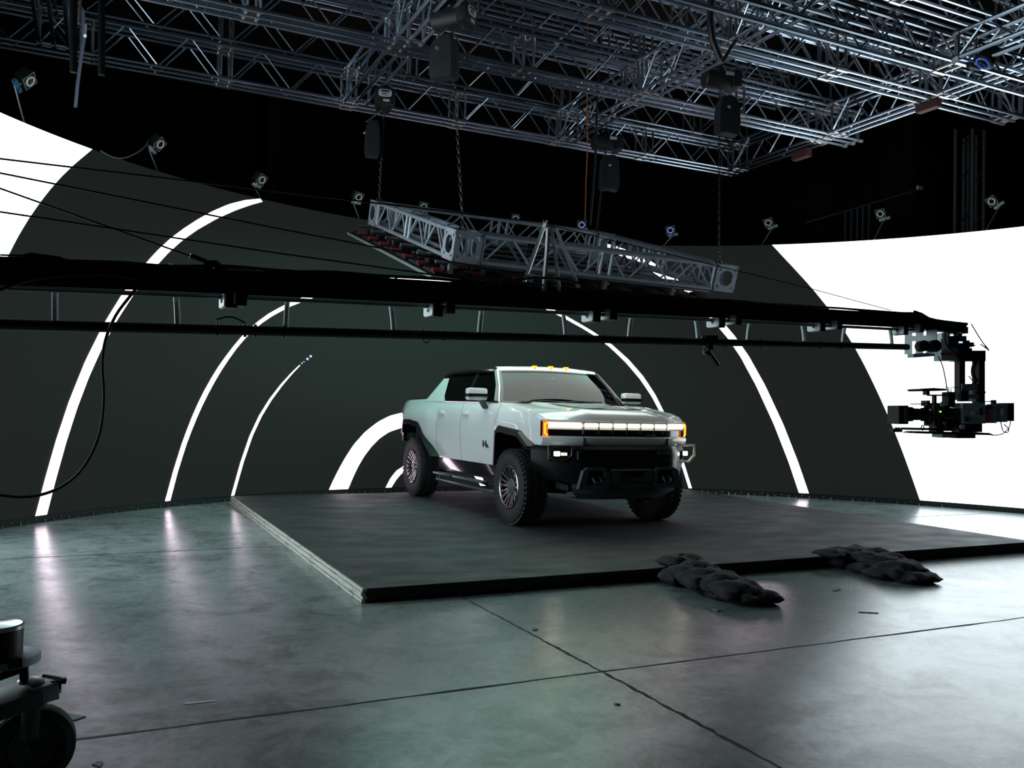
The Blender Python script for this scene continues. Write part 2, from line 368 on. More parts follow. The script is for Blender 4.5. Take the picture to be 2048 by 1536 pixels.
BOT = [(-.62,.965),(-.485,.965),(-.215,1.10),(.365,1.145),(.462,1.10),(.505,.66),(2.56,.65),(3.31,1.12),(3.73,1.155),(3.985,1.145),(4.05,.96),(4.10,.84),(4.42,.80)]
def side(sgn, y0, y1, name, thick=.03):
    ys = sorted({y0, y1} | {a for a, _ in TOP+BOT if y0 < a < y1} | {y0+(y1-y0)*i/14 for i in range(15)})
    rows = []
    for y in ys:
        a, b = interp(BOT, y), interp(TOP, y)
        row = [V((sgn*xs(y, lerp(a,b,k/14)), y, lerp(a,b,k/14))) for k in range(15)]
        row[-1].x -= sgn*.008
        row.append(V((sgn*(xs(y,b)-.05), y, b+.004)))
        rows.append(row)
    mb = MB().grid(rows); return P(mb, name, WHITE, ang=30)
for s in (-1, 1):
    side(s, -.62, .512, 'front_fender'); 
    fd = side(s, .52, 1.70, 'front_door'); rd = side(s, 1.708, 2.62, 'rear_door'); side(s, 2.628, 4.42, 'bed_side')
    for d, yy in ((fd, 1.60), (rd, 2.50)):
        h = MB().bar((s*(xs(yy-.1,1.29)+.018), yy-.17, 1.287), (s*(xs(yy+.08,1.29)+.018), yy+.05, 1.287), .022, .032, bev=.006)
        h.box((s*(xs(yy,1.28)-.002), yy-.06, 1.287), (.016,.17,.075), bev=.006)
        P(h, 'door_handle', WHITE, d)
    # roof sail behind the rear window
    rows = []
    for t in [i/8 for i in range(9)]:
        z = lerp(1.455, 1.80, t); ya = interp([(1.455,2.44),(1.54,2.56),(1.80,2.72)], z); yb = interp([(1.455,3.32),(1.50,3.22),(1.80,2.93)], z)
        rows.append([V((s*(xs(y,z)+.004), y, z)) for y in [lerp(ya,yb,k/6) for k in range(7)]] + [V((s*(xs(yb,z)-.05), yb+.01, z))])
    P(MB().grid(rows), 'roof_sail', WHITE)
    # side glass
    rows = []
    for t in [i/8 for i in range(9)]:
        z = lerp(1.45, 1.845, t); ya = lerp(.74, 1.14, t); yb = interp([(1.455,2.46),(1.54,2.58),(1.845,2.78)], z)
        rows.append([V((s*(xs(lerp(ya,yb,k/10),z)-.012), lerp(ya,yb,k/10), z)) for k in range(11)])
    sg = P(MB().grid(rows), 'side_window', GLASSD)
    fr = MB()
    fr.tube([(s*(xs(.72,1.45)-.022),.735,1.45), (s*(xs(.9,1.66)-.018),.91,1.66), (s*.775,1.135,1.862)], .026, 8)
    fr.tube([(s*.772,1.125,1.862),(s*.79,1.9,1.885),(s*.775,2.6,1.872),(s*.745,3.0,1.835)], .03, 8)
    fr.tube([(s*(xs(.64,1.45)-.004),.62,1.447),(s*(xs(1.6,1.455)-.004),1.6,1.452),(s*(xs(2.45,1.455)-.004),2.45,1.458)], .011, 6)
    P(fr, 'window_frame', BLACKG)
    P(MB().bar((s*(xs(1.68,1.45)-.008),1.68,1.45),(s*(xs(1.7,1.86)-.0),1.72,1.86),.012,.10, up=(0,1,0)), 'pillar_trim', BLACKG)
    # wheel arch flares
    for O, I in (([(.505,.67),(.472,1.11),(.38,1.162),(-.22,1.118),(-.50,.955)],[(.44,.67),(.41,1.05),(.34,1.085),(-.17,1.045),(-.40,.93)]),
                 ([(2.54,.655),(3.30,1.137),(3.72,1.172),(3.985,1.162),(4.06,.95)],[(2.66,.655),(3.33,1.065),(3.71,1.098),(3.92,1.088),(3.97,.95)])):
        mb = MB(); n = len(O); ring = []
        for (oy,oz), (iy,iz) in zip(O, I):
            xo = xs(oy,oz)+.012; my, mz = lerp(oy,iy,.35), lerp(oz,iz,.35)
            ring.append([V((s*(xo-.10),oy,oz)), V((s*xo,oy,oz)), V((s*1.092,my,mz)), V((s*1.098,iy,iz)), V((s*.86,iy,iz))])
        mb.grid(ring); P(mb, 'arch_flare', BUMPB, ang=25)
    # sill and running board
    P(MB().box2((s*.90,.46,.47),(s*.992,2.62,.665), bev=.012), 'sill', BLACKG)
    sb = MB()
    for a, b in ((2.52,1.86),(1.78,.78)): sb.box2((s*1.0,a,.415),(s*1.105,b,.445), bev=.01)
    for y in (2.3,2.0,1.6,1.0): sb.bar((s*.92,y,.38),(s*1.05,y,.43),.05,.03)
    sb.tube([(s*.93,2.75,.36),(s*1.0,2.6,.325),(s*1.0,.66,.325),(s*.95,.55,.34)], .025, 10)
    P(sb, 'running_board', TRIM)
    # mirror
    mb = MB(); mb.box((s*1.165,.86,1.545),(.27,.13,.155), bev=.035)
    mr = P(mb, 'door_mirror', WHITE)
    P(MB().box((s*1.165,.845,1.528),(.275,.115,.045), bev=.008), 'mirror_trim', BLACKG, mr)
    P(MB().prism([(s*1.06,.82,1.475),(s*1.12,.82,1.475),(s*1.03,.86,1.36),(s*.99,.86,1.37)],(0,.10,0)), 'mirror_arm', BLACKG, mr)
    # tail corner of the bed: black cap rail
    P(MB().grid([[V((s*(xs(y,1.46)-.012),y,interp(TOP,y)+.004)), V((s*(xs(y,1.46)-.02),y,interp(TOP,y)+.022)), V((s*(xs(y,1.46)-.09),y,interp(TOP,y)+.022)), V((s*(xs(y,1.46)-.09),y,interp(TOP,y)-.03))] for y in (3.22,3.5,3.9,4.2,4.40)]), 'bed_rail_cap', BLACKM)
    P(MB().box2((s*.55,4.36,.80),(s*.93,4.50,.98), bev=.02), 'rear_bumper_end', BLACKG)
tl = P(MB().box2((-.91,4.36,.80),(.91,4.44,1.43), bev=.03), 'tailgate', WHITE)
for s in (-1,1): P(MB().box2((s*.80,4.43,1.10),(s*.915,4.452,1.36), bev=.008), 'tail_lamp', mat('tail_red', (.25,.01,.01), .15), tl)
P(MB().box2((-.9,3.3,1.10),(.9,4.36,1.12)), 'bed_floor', BLACKM)
# hood
def yfront(x): return -.835+.215*max(0,(abs(x)-.45)/.54)**1.7
ZC = [(0,1.25),(.05,1.312),(.13,1.352),(.22,1.365),(.6,1.40),(.85,1.432),(1,1.44)]
rows = []
HX = [-.962,-.93,-.86,-.75,-.62,-.56,-.50,-.36,-.18,0,.18,.36,.50,.56,.62,.75,.86,.93,.962]
for v in [0,.02,.05,.09,.13,.18,.25,.35,.45,.55,.65,.75,.85,.93,1]:
    row = []
    for x in HX:
        y0 = yfront(x)+.012; y1 = .63-.05*(1-abs(x)/.96)
        y = lerp(y0,y1,v); e = interp(TOP, max(y,-.62))+.002; c = interp(ZC, v)
        k = sm(.62,.97,abs(x)); z = lerp(c, min(e, c+.03), k)
        z += .022*(1-sm(.50,.57,abs(x)))*sm(.02,.13,v) 
        xx = x*(min(1, (xs(max(y,-.62),e)-.045)/.962))
        row.append(V((xx,y,z)))
    rows.append(row)
hood = P(MB().grid(rows), 'hood', WHITE, ang=28)
def hz(y): 
    v = (y+.823)/(.58+.823); return interp(ZC, v)+.022
def onhood(poly, up): return [V((x,y,hz(y)+up)) for x, y in poly]
tr = MB()
L_ = [(-.47,.22),(-.47,-.42),(-.40,-.52),(.40,-.52),(.47,-.42),(.47,.22)]; Li = [(-.38,.16),(-.38,-.36),(-.35,-.43),(.35,-.43),(.38,-.36),(.38,.16)]
tr.grid([onhood([a], .004)+onhood([(lerp(a[0],b[0],.5),lerp(a[1],b[1],.5))], .008)+onhood([b], .004) for a, b in zip(L_, Li)]); P(tr, 'hood_trim', BLACKG, hood)
rows = [onhood([(x*(.375 if y > -.36 else .345), y) for x in (-1,-.5,0,.5,1)], .006) for y in (.16,0,-.15,-.3,-.42)]
P(MB().grid(rows), 'hood_panel', MOON, hood, label='dark patterned hood panel')
# cowl, wipers
P(MB().grid([[V((x,.56+.04*abs(x)/.9,1.428)), V((x,.70+.06*(x/.9)**2,1.436))] for x in [-.93+.155*i for i in range(13)]]), 'cowl', BLACKM)
for s in (-1,1):
    w = MB(); 
    w.tube([(-.15,.63,1.452),(.2,.665,1.485),(.57,.665,1.478)] if s > 0 else [(-.62,.65,1.452),(-.3,.66,1.48),(.12,.65,1.47)], .011, 6)
    P(w, 'wiper', BLACKM)
# windshield, header, roof
def wsx(t): return lerp(.90,.745,t)
def wpt(u, t):
    xb = u*wsx(t); yb = lerp(.675+.055*u*u, 1.03+.095*u*u, t); zb = lerp(1.435, lerp(1.885,1.865,u*u), t)+.02*math.sin(math.pi*t)*0
    return V((xb, yb-.042*math.sin(math.pi*t), zb))
ws = P(MB().grid([[wpt(u/8, t/8) for u in range(-8,9)] for t in range(9)]), 'windshield', GLASS)
fr = MB(); e = lambda u,t: wpt(u,t)+V((0,-.006,.004))
fr.grid([[e(-1+.0,t/8), e(-.955,t/8)] for t in range(9)]); fr.grid([[e(1,t/8), e(.955,t/8)] for t in range(9)])
fr.grid([[e(u/8,0), e(u/8,.07)] for u in range(-8,9)]); fr.grid([[e(u/8,1), e(u/8,.965)] for u in range(-8,9)])
P(fr, 'windshield_border', BLACKG, ws)
P(MB().prism([wpt(u,t)+V((0,.01,-.004)) for u,t in ((.02,.97),(.06,.72),(.12,.66),(.28,.66),(.33,.72),(.36,.97))],(0,.03,-.02)), 'sensor_housing', BLACKM, ws)
hd = P(MB().grid([[wpt(u/8,1)+V((0,-.006,.006)), wpt(u/8,1)+V((0,.02,.042)), wpt(u/8,1)+V((0,.10,.060-.004*abs(u/8)))] for u in range(-8,9)]), 'roof_header', WHITE)
for s in (-1,1):
    P(MB().tube([wpt(s*1.0,1)+V((s*.012,.0,.02)), wpt(s*1.0,.5)+V((s*.012,.0,0)), wpt(s*1.0,.0)+V((s*.012,0,0))], .015, 8), 'front_pillar', WHITE if s < 0 else BLACKM)
for x in (-.24,0,.24):
    u = x/.745; l = MB().box(wpt(u,1)+V((0,.03,.055)), (.055,.07,.026), bev=.008)
    P(l, 'roof_marker_lamp', AMBER, hd)
rows = []
for y in [1.12,1.25,1.5,1.8,2.1,2.4,2.7,2.9,3.0,3.06]:
    t = (y-1.12)/1.94; w = interp([(1.12,.752),(1.5,.785),(2.2,.792),(2.8,.765),(3.06,.735)], y)
    zc = interp([(1.12,1.935),(1.35,1.955),(1.9,1.962),(2.5,1.94),(2.9,1.905),(3.06,1.87)], y)
    ze = interp([(1.12,1.872),(1.9,1.897),(2.5,1.885),(2.9,1.85),(3.06,1.82)], y)
    rows.append([V((u*w, y, lerp(zc,ze,abs(u)**2.6))) for u in [k/8 for k in range(-8,9)]])
P(MB().grid(rows), 'roof', BLACKG)
P(MB().grid([[V((u*.735,3.06,lerp(1.87,1.82,abs(u)**2.6))), V((u*.84,3.30,1.49))] for u in [k/6 for k in range(-6,7)]]), 'rear_window', GLASSD)
# front fascia: light bar, lamps, painted lower lip
def face(z0, z1, n, prof, xa=-.99, xb=.99, nx=40):
    rows = []
    for i in range(nx+1):
        x = lerp(xa,xb,i/nx); rows.append([V((x, yfront(x)+prof(k/n), lerp(z0,z1,k/n))) for k in range(n+1)])
    return MB().grid(rows)
P(face(1.065,1.25,6, lambda t: .045), 'grille_back', BLACKG)
lip = P(face(.962,1.075,6, lambda t: .0+.03*(1-t)**2 - .012*math.sin(math.pi*t)+.02*(t>.95)), 'lower_fascia', WHITE)
P(face(1.235,1.256,3, lambda t: .035-.03*t), 'grille_top_lip', WHITE)
for s in (-1,1): P(MB().box((s*.57, yfront(.57)-.002, 1.015), (.007,.03,.10)), 'fascia_seam', BLACKM, lip)
for i in range(6):
    a = -.565+i*.1885; b = a+.176; xm = (a+b)/2
    cell = P(MB().grid([[V((x,yfront(x)+.012,z)) for z in (1.152,1.19,1.228)] for x in [lerp(a,b,k/6) for k in range(7)]]), 'grille_lamp', LAMPD)
    P(MB().grid([[V((x,yfront(x)+.004,z)) for z in (1.185,1.214)] for x in [lerp(a+.006,b-.006,k/6) for k in range(7)]]), 'lamp_strip', LAMP, cell)
    br = MB().box((a-.006, yfront(a)+.01, 1.168),(.012,.03,.135)); 
    if i == 5: br.box((b+.006, yfront(b)+.01, 1.168),(.012,.03,.135))
    ribs = br
    for k in range(12): ribs.box((lerp(a+.008,b-.008,k/11), yfront(xm)+.008, 1.165),(.003,.008,.03))
    P(ribs, 'grille_bracket', SATIN, cell)
for s in (-1,1):
    X = [lerp(.585,.93,k/12) for k in range(13)]
    hl = P(MB().grid([[V((s*x,yfront(x)+.014,z)) for z in (1.15,1.19,1.232)] for x in X]), 'headlight', LAMPD)
    P(MB().grid([[V((s*x,yfront(x)+.004,z)) for z in (1.178+.012*(x>.72),1.212)] for x in X]), 'lamp_strip', LAMP, hl)
    P(MB().grid([[V((s*x,yfront(x)+.006,z)) for z in (1.075,1.15,1.236)] for x in (.935,.955,.972,.985)]), 'turn_signal', AMBERD, hl)
    P(MB().tube([(s*.935,yfront(.935)-.002,1.22),(s*.965,yfront(.965)-.002,1.215),(s*.965,yfront(.965)-.002,1.10),(s*.938,yfront(.938)-.002,1.085)], .011, 6), 'signal_tube', AMBER, hl)
    rb = MB()
    for k in range(26): x = lerp(.60,.92,k/25); rb.box((s*x, yfront(x)+.008, 1.158),(.004,.008,.02))
    P(rb, 'headlight_ribs', SATIN, hl)
P(MB().box((.33,yfront(.33)+.012,1.095),(.14,.012,.014), bev=.003), 'grille_badge', SATIN)
# bumper
def yb(x): return -.90+.40*max(0,(abs(x)-.58)/.47)**1.35
rows = []
for i in range(41):
    x = lerp(-1.06,1.06,i/40); a = abs(x)
    zb = interp([(0,.50),(.6,.50),(.85,.56),(1.06,.72)], a)
    rows.append([V((x, yb(x)+o, z)) for z, o in ((zb,.10),(zb+.03,.03),(lerp(zb,.93,.35),0),(.86,0),(.93,.012),(.968,.05),(.972,.16))])
bump = P(MB().grid(rows), 'front_bumper', BUMPB, ang=30)
for s in (-1,1):
    if s < 0: cx = -.83
    else: cx = .905
    yy = yb(cx)-.012; ang = -.42*s if s < 0 else -.12
    R = Matrix.Rotation(-ang if s < 0 else -ang, 3, 'Z')
    fl = P(recenter_mb(MB().box((0,0,0),(.21,.04,.075),R=R,bev=.01), (cx,yy,.875)), 'fog_light', BLACKG, bump)
    P(recenter_mb(MB().box((s*.03,-.022,0),(.07,.012,.05),R=None,bev=.012), (cx,yy,.878), R), 'fog_lens', FOG, fl)
    P(recenter_mb(MB().box((s*-.05,-.022,0),(.07,.012,.035),R=None,bev=.006), (cx,yy,.875), R), 'fog_reflector', LAMPD, fl)
    f = MB()
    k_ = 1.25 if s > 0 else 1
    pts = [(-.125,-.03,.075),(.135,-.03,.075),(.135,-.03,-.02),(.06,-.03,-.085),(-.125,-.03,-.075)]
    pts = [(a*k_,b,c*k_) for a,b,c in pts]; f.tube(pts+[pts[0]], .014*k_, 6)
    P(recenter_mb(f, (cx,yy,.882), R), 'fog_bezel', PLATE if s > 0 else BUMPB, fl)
    P(recenter_mb(MB().box((0,0,0),(.03,.02,.09)), (cx-s*.17 if s > 0 else cx+.17, yb(.66)-.012, .865)), 'bumper_fin', TRIM, bump)
    # tow hook housing
    hx = s*.47; hb = MB()
    o = [(-.17,.70),(-.11,.735),(.11,.735),(.16,.69),(.19,.50),(-.23,.50)] if s < 0 else [(-.16,.69),(-.11,.735),(.11,.735),(.17,.70),(.20,.50),(-.17,.50)]
    i_ = [(-.11,.685),(-.08,.70),(.08,.70),(.10,.68),(.11,.545),(-.12,.545)]
    hb.grid([[V((hx+a[0],-.90,a[1])), V((hx+a[0],-.955,a[1]-.006)), V((hx+b[0],-.955,b[1])), V((hx+b[0],-.85,b[1]))] for a, b in zip(o+o[:1], i_+i_[:1])])
    hg = P(hb, 'tow_hook_housing', TRIM, bump, ang=20)
    P(MB().tube([(hx-.045,-.90,.67),(hx-.045,-.965,.60),(hx-.03,-.985,.565),(hx+.03,-.985,.565),(hx+.045,-.965,.60),(hx+.045,-.90,.67)], .014, 8), 'tow_hook', STEEL, hg)
sk = MB()
sk.grid([[V((x,-.925,.715)),V((x,-.945,.70)),V((x,-.955,.56)),V((x,-.93,.545))] for x in (-.28,-.2,.2,.28)])
sk.grid([[V((x*a,y+.55*max(0,abs(x)-.34)**1.4,z)) for z,y,a in ((.545,-.94,1),(.50,-.955,1.02),(.44,-.93,.97),(.365,-.84,.82),(.36,-.55,.78))] for x in (-.70,-.62,-.5,-.34,-.15,0,.15,.34,.5,.62,.70)])
skid = P(sk, 'skid_plate', TRIM, ang=20)
for x in (-.2,.2):
    P(MB().prism([(x-.15,-.957,.515),(x+.15,-.957,.515),(x+.11,-.945,.455),(x-.11,-.945,.455)],(0,.004,.0)), 'skid_vent', BLACKM, skid)
P(MB().box((0,-.958,.63),(.30,.006,.13), bev=.006), 'plate_mount', BLACKG, bump)
bd = MB().box((.48,-.905,.895),(.20,.01,.04), bev=.003); bd = P(bd, 'badge_plate', TRIM, bump)
def wtext(body, size, m, name, parent, loc, rot, bold=0):
    off = V((0,0,0)); p = parent
    while p: off += p.location; p = p.parent
    return text(body, size, m, name, parent, V(loc)-off, rot, .002, bold)
wtext('GMC', .045, TRIM, 'bumper_lettering', bump, (.50,-.908,.80), (math.pi/2,0,0))
# door badge: H with a small trailing letter
for ch, sz, y, z in (('H', .125, .885, .912), ('L', .062, .79, .888)):
    lt_ = wtext(ch, sz, INK, 'door_lettering', trk, (-xs(y,.92)-.004, y, z), Matrix.Rotation(-math.pi/2,3,'Z') @ Matrix.Rotation(math.pi/2,3,'X'), .006); lt_.scale = (1.4,.85,1)
# cabin interior
P(MB().grid([[V((x,.76,1.38)),V((x,.88,1.45)),V((x,1.25,1.44)),V((x,1.3,1.2))] for x in (-.88,-.4,0,.4,.88)]), 'dashboard', BLACKM)
for x in (-.42,.42):
    for y in (1.75,2.65):
        st = MB().box((x,y,1.28),(.5,.16,.55),bev=.05); st.box((x,y+.03,1.64),(.27,.10,.18),bev=.04)
        P(st, 'seat', TRIM)
# underbody
ch = MB(); ch.box2((-.70,-.72,.46),(.70,4.30,1.10)); ch.box2((-.98,.56,.50),(.98,2.50,1.30)); ch.box2((-.96,-.55,1.13),(.96,.5,1.2)); ch.box2((-.96,2.6,1.12),(.96,4.2,1.14))
P(ch, 'chassis', mat('underbody_black', (.006,.006,.006), .8), smooth=False)
for y in (0,3.445):
    ax = MB(); ax.cyl((-.8,y,.42),(.8,y,.42),.05,12); ax.bar((-.45,y-.25,.40),(-.8,y,.40),.07,.04); ax.bar((.45,y-.25,.40),(.8,y,.40),.07,.04)
    P(ax, 'axle', STEEL)
# wheels
def wheel(s, y):
    c = V((s*.945, y, .449))
    pr = [(-.15,.25),(-.155,.30),(-.158,.36),(-.150,.405),(-.125,.432),(-.05,.440),(.05,.440),(.125,.432),(.150,.405),(.158,.36),(.155,.30),(.145,.262),(.12,.25)]
    pr = [(h*s, r) for h, r in pr]
    t = MB().lathe(pr, c, (1,0,0), 56, True); w = P(t, 'wheel', RUBBER, label=None)
    tb = MB()
    for k in range(44):
        a = 2*math.pi*k/44
        for h, da, ww in ((-.10,0,.085),(0,.5,.075),(.10,0,.085)):
            aa = a+da*2*math.pi/44; R = Matrix.Rotation(aa,3,'X')
            tb.box(c+V((h*s, 0, 0))+R@V((0,0,.434)), (ww,.040,.026), R=Matrix.Rotation(aa,3,'X')@Matrix.Rotation((.5 if h else -.5)*s,3,'Z'))
        R = Matrix.Rotation(a,3,'X'); tb.box(c+V((.150*s,0,0))+R@V((0,0,.405)),(.016,.036,.04),R=R)
    P(tb, 'tyre_tread', RUBBER, w)
    rim = MB().lathe([(h*s,r) for h,r in ((.10,.252),(.150,.256),(.158,.246),(.150,.232),(.10,.222),(-.10,.215),(-.10,.252))], c, (1,0,0), 48, True)
    rim.lathe([(h*s,r) for h,r in ((.05,.232),(.06,.0))], c, (1,0,0), 24)
    rm = P(rim, 'rim', RIMM, w)
    dk = P(MB().lathe([(h*s,r) for h,r in ((.066,.222),(.068,.09))], c, (1,0,0), 32), 'rim_recess', BLACKM, rm)
    for k in range(9):
        a = 2*math.pi*k/9; sp = MB()
        for da in (-.13,.13):
            Ra = Matrix.Rotation(a+da,3,'X'); Rb = Matrix.Rotation(a+da*1.25,3,'X')
            sp.bar(c+V((.100*s,0,0))+Ra@V((0,0,.085)), c+V((.142*s,0,0))+Rb@V((0,0,.236)), .030, .03, up=(s,0,0), bev=.004)
        P(sp, 'spoke', RIMM, rm)
    hb = MB().lathe([(h*s,r) for h,r in ((.06,.10),(.115,.095),(.13,.07),(.128,.0))], c, (1,0,0), 28); P(hb, 'hub_cap', TRIM, w)
    for k in range(8):
        a = 2*math.pi*k/8; R = Matrix.Rotation(a,3,'X'); P(MB().cyl(c+V((.10*s,0,0))+R@V((0,0,.085)), c+V((.125*s,0,0))+R@V((0,0,.085)), .011, 6), 'wheel_nut', CHROME, w)
for s in (-1,1):
    for y in (0,3.445): wheel(s, y)
#@@END_TRUCK
#@@ TRUSS GRID
TZ, TH, TW = 6.0, .47, .335
def truss(axis, c0, a0, a1, z, label, group, joints=(), width=TW, height=TH, r=.025, mid=True, pitch=.91, name='truss'):
    """straight box truss: chords, zigzag lacing on each face, end frames. c0 = far-edge coordinate of its width"""
    t = thing(name, label, 'truss', ((a0+a1)/2, c0-width/2, z) if axis == 'x' else (c0-width/2, (a0+a1)/2, z), group)
    Q = (lambda a, w, h: V((a, c0-width+w, z+h))) if axis == 'x' else (lambda a, w, h: V((c0-width+w, a, z+h)))
    ws = (0, width/2, width) if mid else (0, width)
    for h in (0, height):
        for w in ws: MB().tube([Q(a0,w,h), Q(a1,w,h)], r, 8).build('chord', ALU, t, world=True)
    cuts = [a0]+[j for j in joints if a0 < j < a1]+[a1]
    for w in (0, width):
        pts = [Q(a0+.05,w,.01)]
        for A, B in zip(cuts, cuts[1:]):
            n = max(1, round((B-A-.16)/pitch)); s = (B-A-.16)/n
            for k in range(n):
                x0 = A+.08+s*k; pts += [Q(x0,w,.01), Q(x0+s/2-.03,w,height-.01), Q(x0+s/2+.03,w,height-.01), Q(x0+s,w,.01)]
        MB().tube(pts, r*.5, 6).build('side_lacing', ALU, t, world=True)
    n = max(1, round((a1-a0)/(pitch*2)))
    pts = []
    for k in range(n+1):
        x0 = a0+.04+(a1-a0-.08)*k/n; pts += [Q(x0,(0,width)[k%2],-.004), Q(x0,(width,0)[k%2],-.004)]
    MB().tube(pts, r*.38, 5).build('bottom_lacing', ALU, t, world=True)
    for j in cuts:
        m = MB()
        for d in (-.075, .075):
            if not a0-.001 <= j+d <= a1+.001: continue
            for w in (0, width): m.tube([Q(j+d,w,0), Q(j+d,w,height)], r*.8, 6)
            for h in (0, height): m.tube([Q(j+d,0,h), Q(j+d,width,h)], r*.8, 6)
            m.tube([Q(j+d,.02,.02), Q(j+d,width-.02,height-.02)], r*.5, 5)
        for w in ws: m.tube([Q(max(a0,j-.10),w,-.0), Q(min(a1,j+.10),w,0)], r*1.5, 8)
        for w in ws: m.tube([Q(max(a0,j-.10),w,height), Q(min(a1,j+.10),w,height)], r*1.5, 8)
        if m.b.verts: m.build('joint_frame', SATIN, t, world=True)
        else: m.b.free()
    return t
XN = [-5.99,-4.19,-2.36,-.56,1.30,3.10,5.09]
GL = 'lower lighting grid trusses'; GC = 'cross trusses of the lighting grid'; GU = 'upper layer trusses'
G0 = GC
E_ = .20
TY = [3.98, 1.55, -.47]
truss('x', TY[0], -9.5, 5.45, TZ, 'bottom truss of the farthest grid row, nearest above the top of the curved screen', GL, [x+.2 for x in [-7.8]+XN])
truss('x', TY[1], -8.0, 5.9, TZ, 'bottom truss of the second grid row from the back, behind the first black chain bag', GL, [x+.2 for x in [-7.8]+XN])
truss('x', TY[2], -4.5, 7.1, TZ, 'bottom truss of the third grid row, brightly lit above the small square lattice frame', GL, [x+.2 for x in XN]+[6.9])
for c0, nm, far in ((-6.0,'dark leftmost cross truss',0),(-1.92,'cross truss over the left hoist',0),(1.76,'cross truss over the rear middle hoist',0),(5.46,'rightmost cross truss',0)):
    for a, b, bay in ((1.575,3.62,'between the farthest and second grid rows'),(-.445,1.19,'between the second and third grid rows'),(-4.4,-.83,'in front of the third grid row')):
        truss('y', c0, a, b, TZ, f'{nm}, {bay}', GC, [-2.4])
for y, a0, lab in ((3.98,-9.5,'upper truss stacked on the farthest grid row'),(1.55,-8.0,'upper truss stacked on the second grid row'),(-.47,-4.5,'upper truss stacked on the third grid row')):
    truss('x', y, a0, 5.6 if y > 0 else 6.9, TZ+TH+.09, lab, GU, [-6.78,-3.99,-1.2,1.58,4.36], pitch=.93)
for y, a0, a1, lab in ((-1.65,-3.0,8.0,'grid truss high at the top right edge of the view, beyond the square lattice frame'),):
    truss('x', y, a0, a1, TZ+TH+.09, lab, GU, [x+.2 for x in XN]+[6.9])
truss('x', .55, -6.0, 5.4, TZ+TH+.10, 'high intermediate truss between the second and third grid rows', GU, [-3.99,-1.2,1.58,4.36], pitch=.93)
truss('x', 2.75, -7.5, 5.4, TZ+TH+.45, 'high intermediate truss between the farthest and second grid rows', GU, [-3.99,-1.2,1.58,4.36], pitch=.93)
# smaller square frame slung below the grid at the right
SZ = 5.56; SY = -2.12
truss('x', SY, -1.5, 8.6, SZ, 'narrow lattice truss slung below the grid, crossing the upper right', 'square lattice frame', [3.35+.15,6.9], width=.30, height=.29, r=.027, mid=False, pitch=.62)
truss('y', 3.66, -4.6, SY-.30, SZ+.005, 'narrow lattice truss at upper right running toward the viewer from the frame corner', 'square lattice frame', [], width=.30, height=.29, r=.027, mid=False, pitch=.62)
truss('x', -3.15, 1.9, 8.0, TZ+.55, 'topmost right truss, bright chords against the black ceiling', GU, [4.4,6.4])

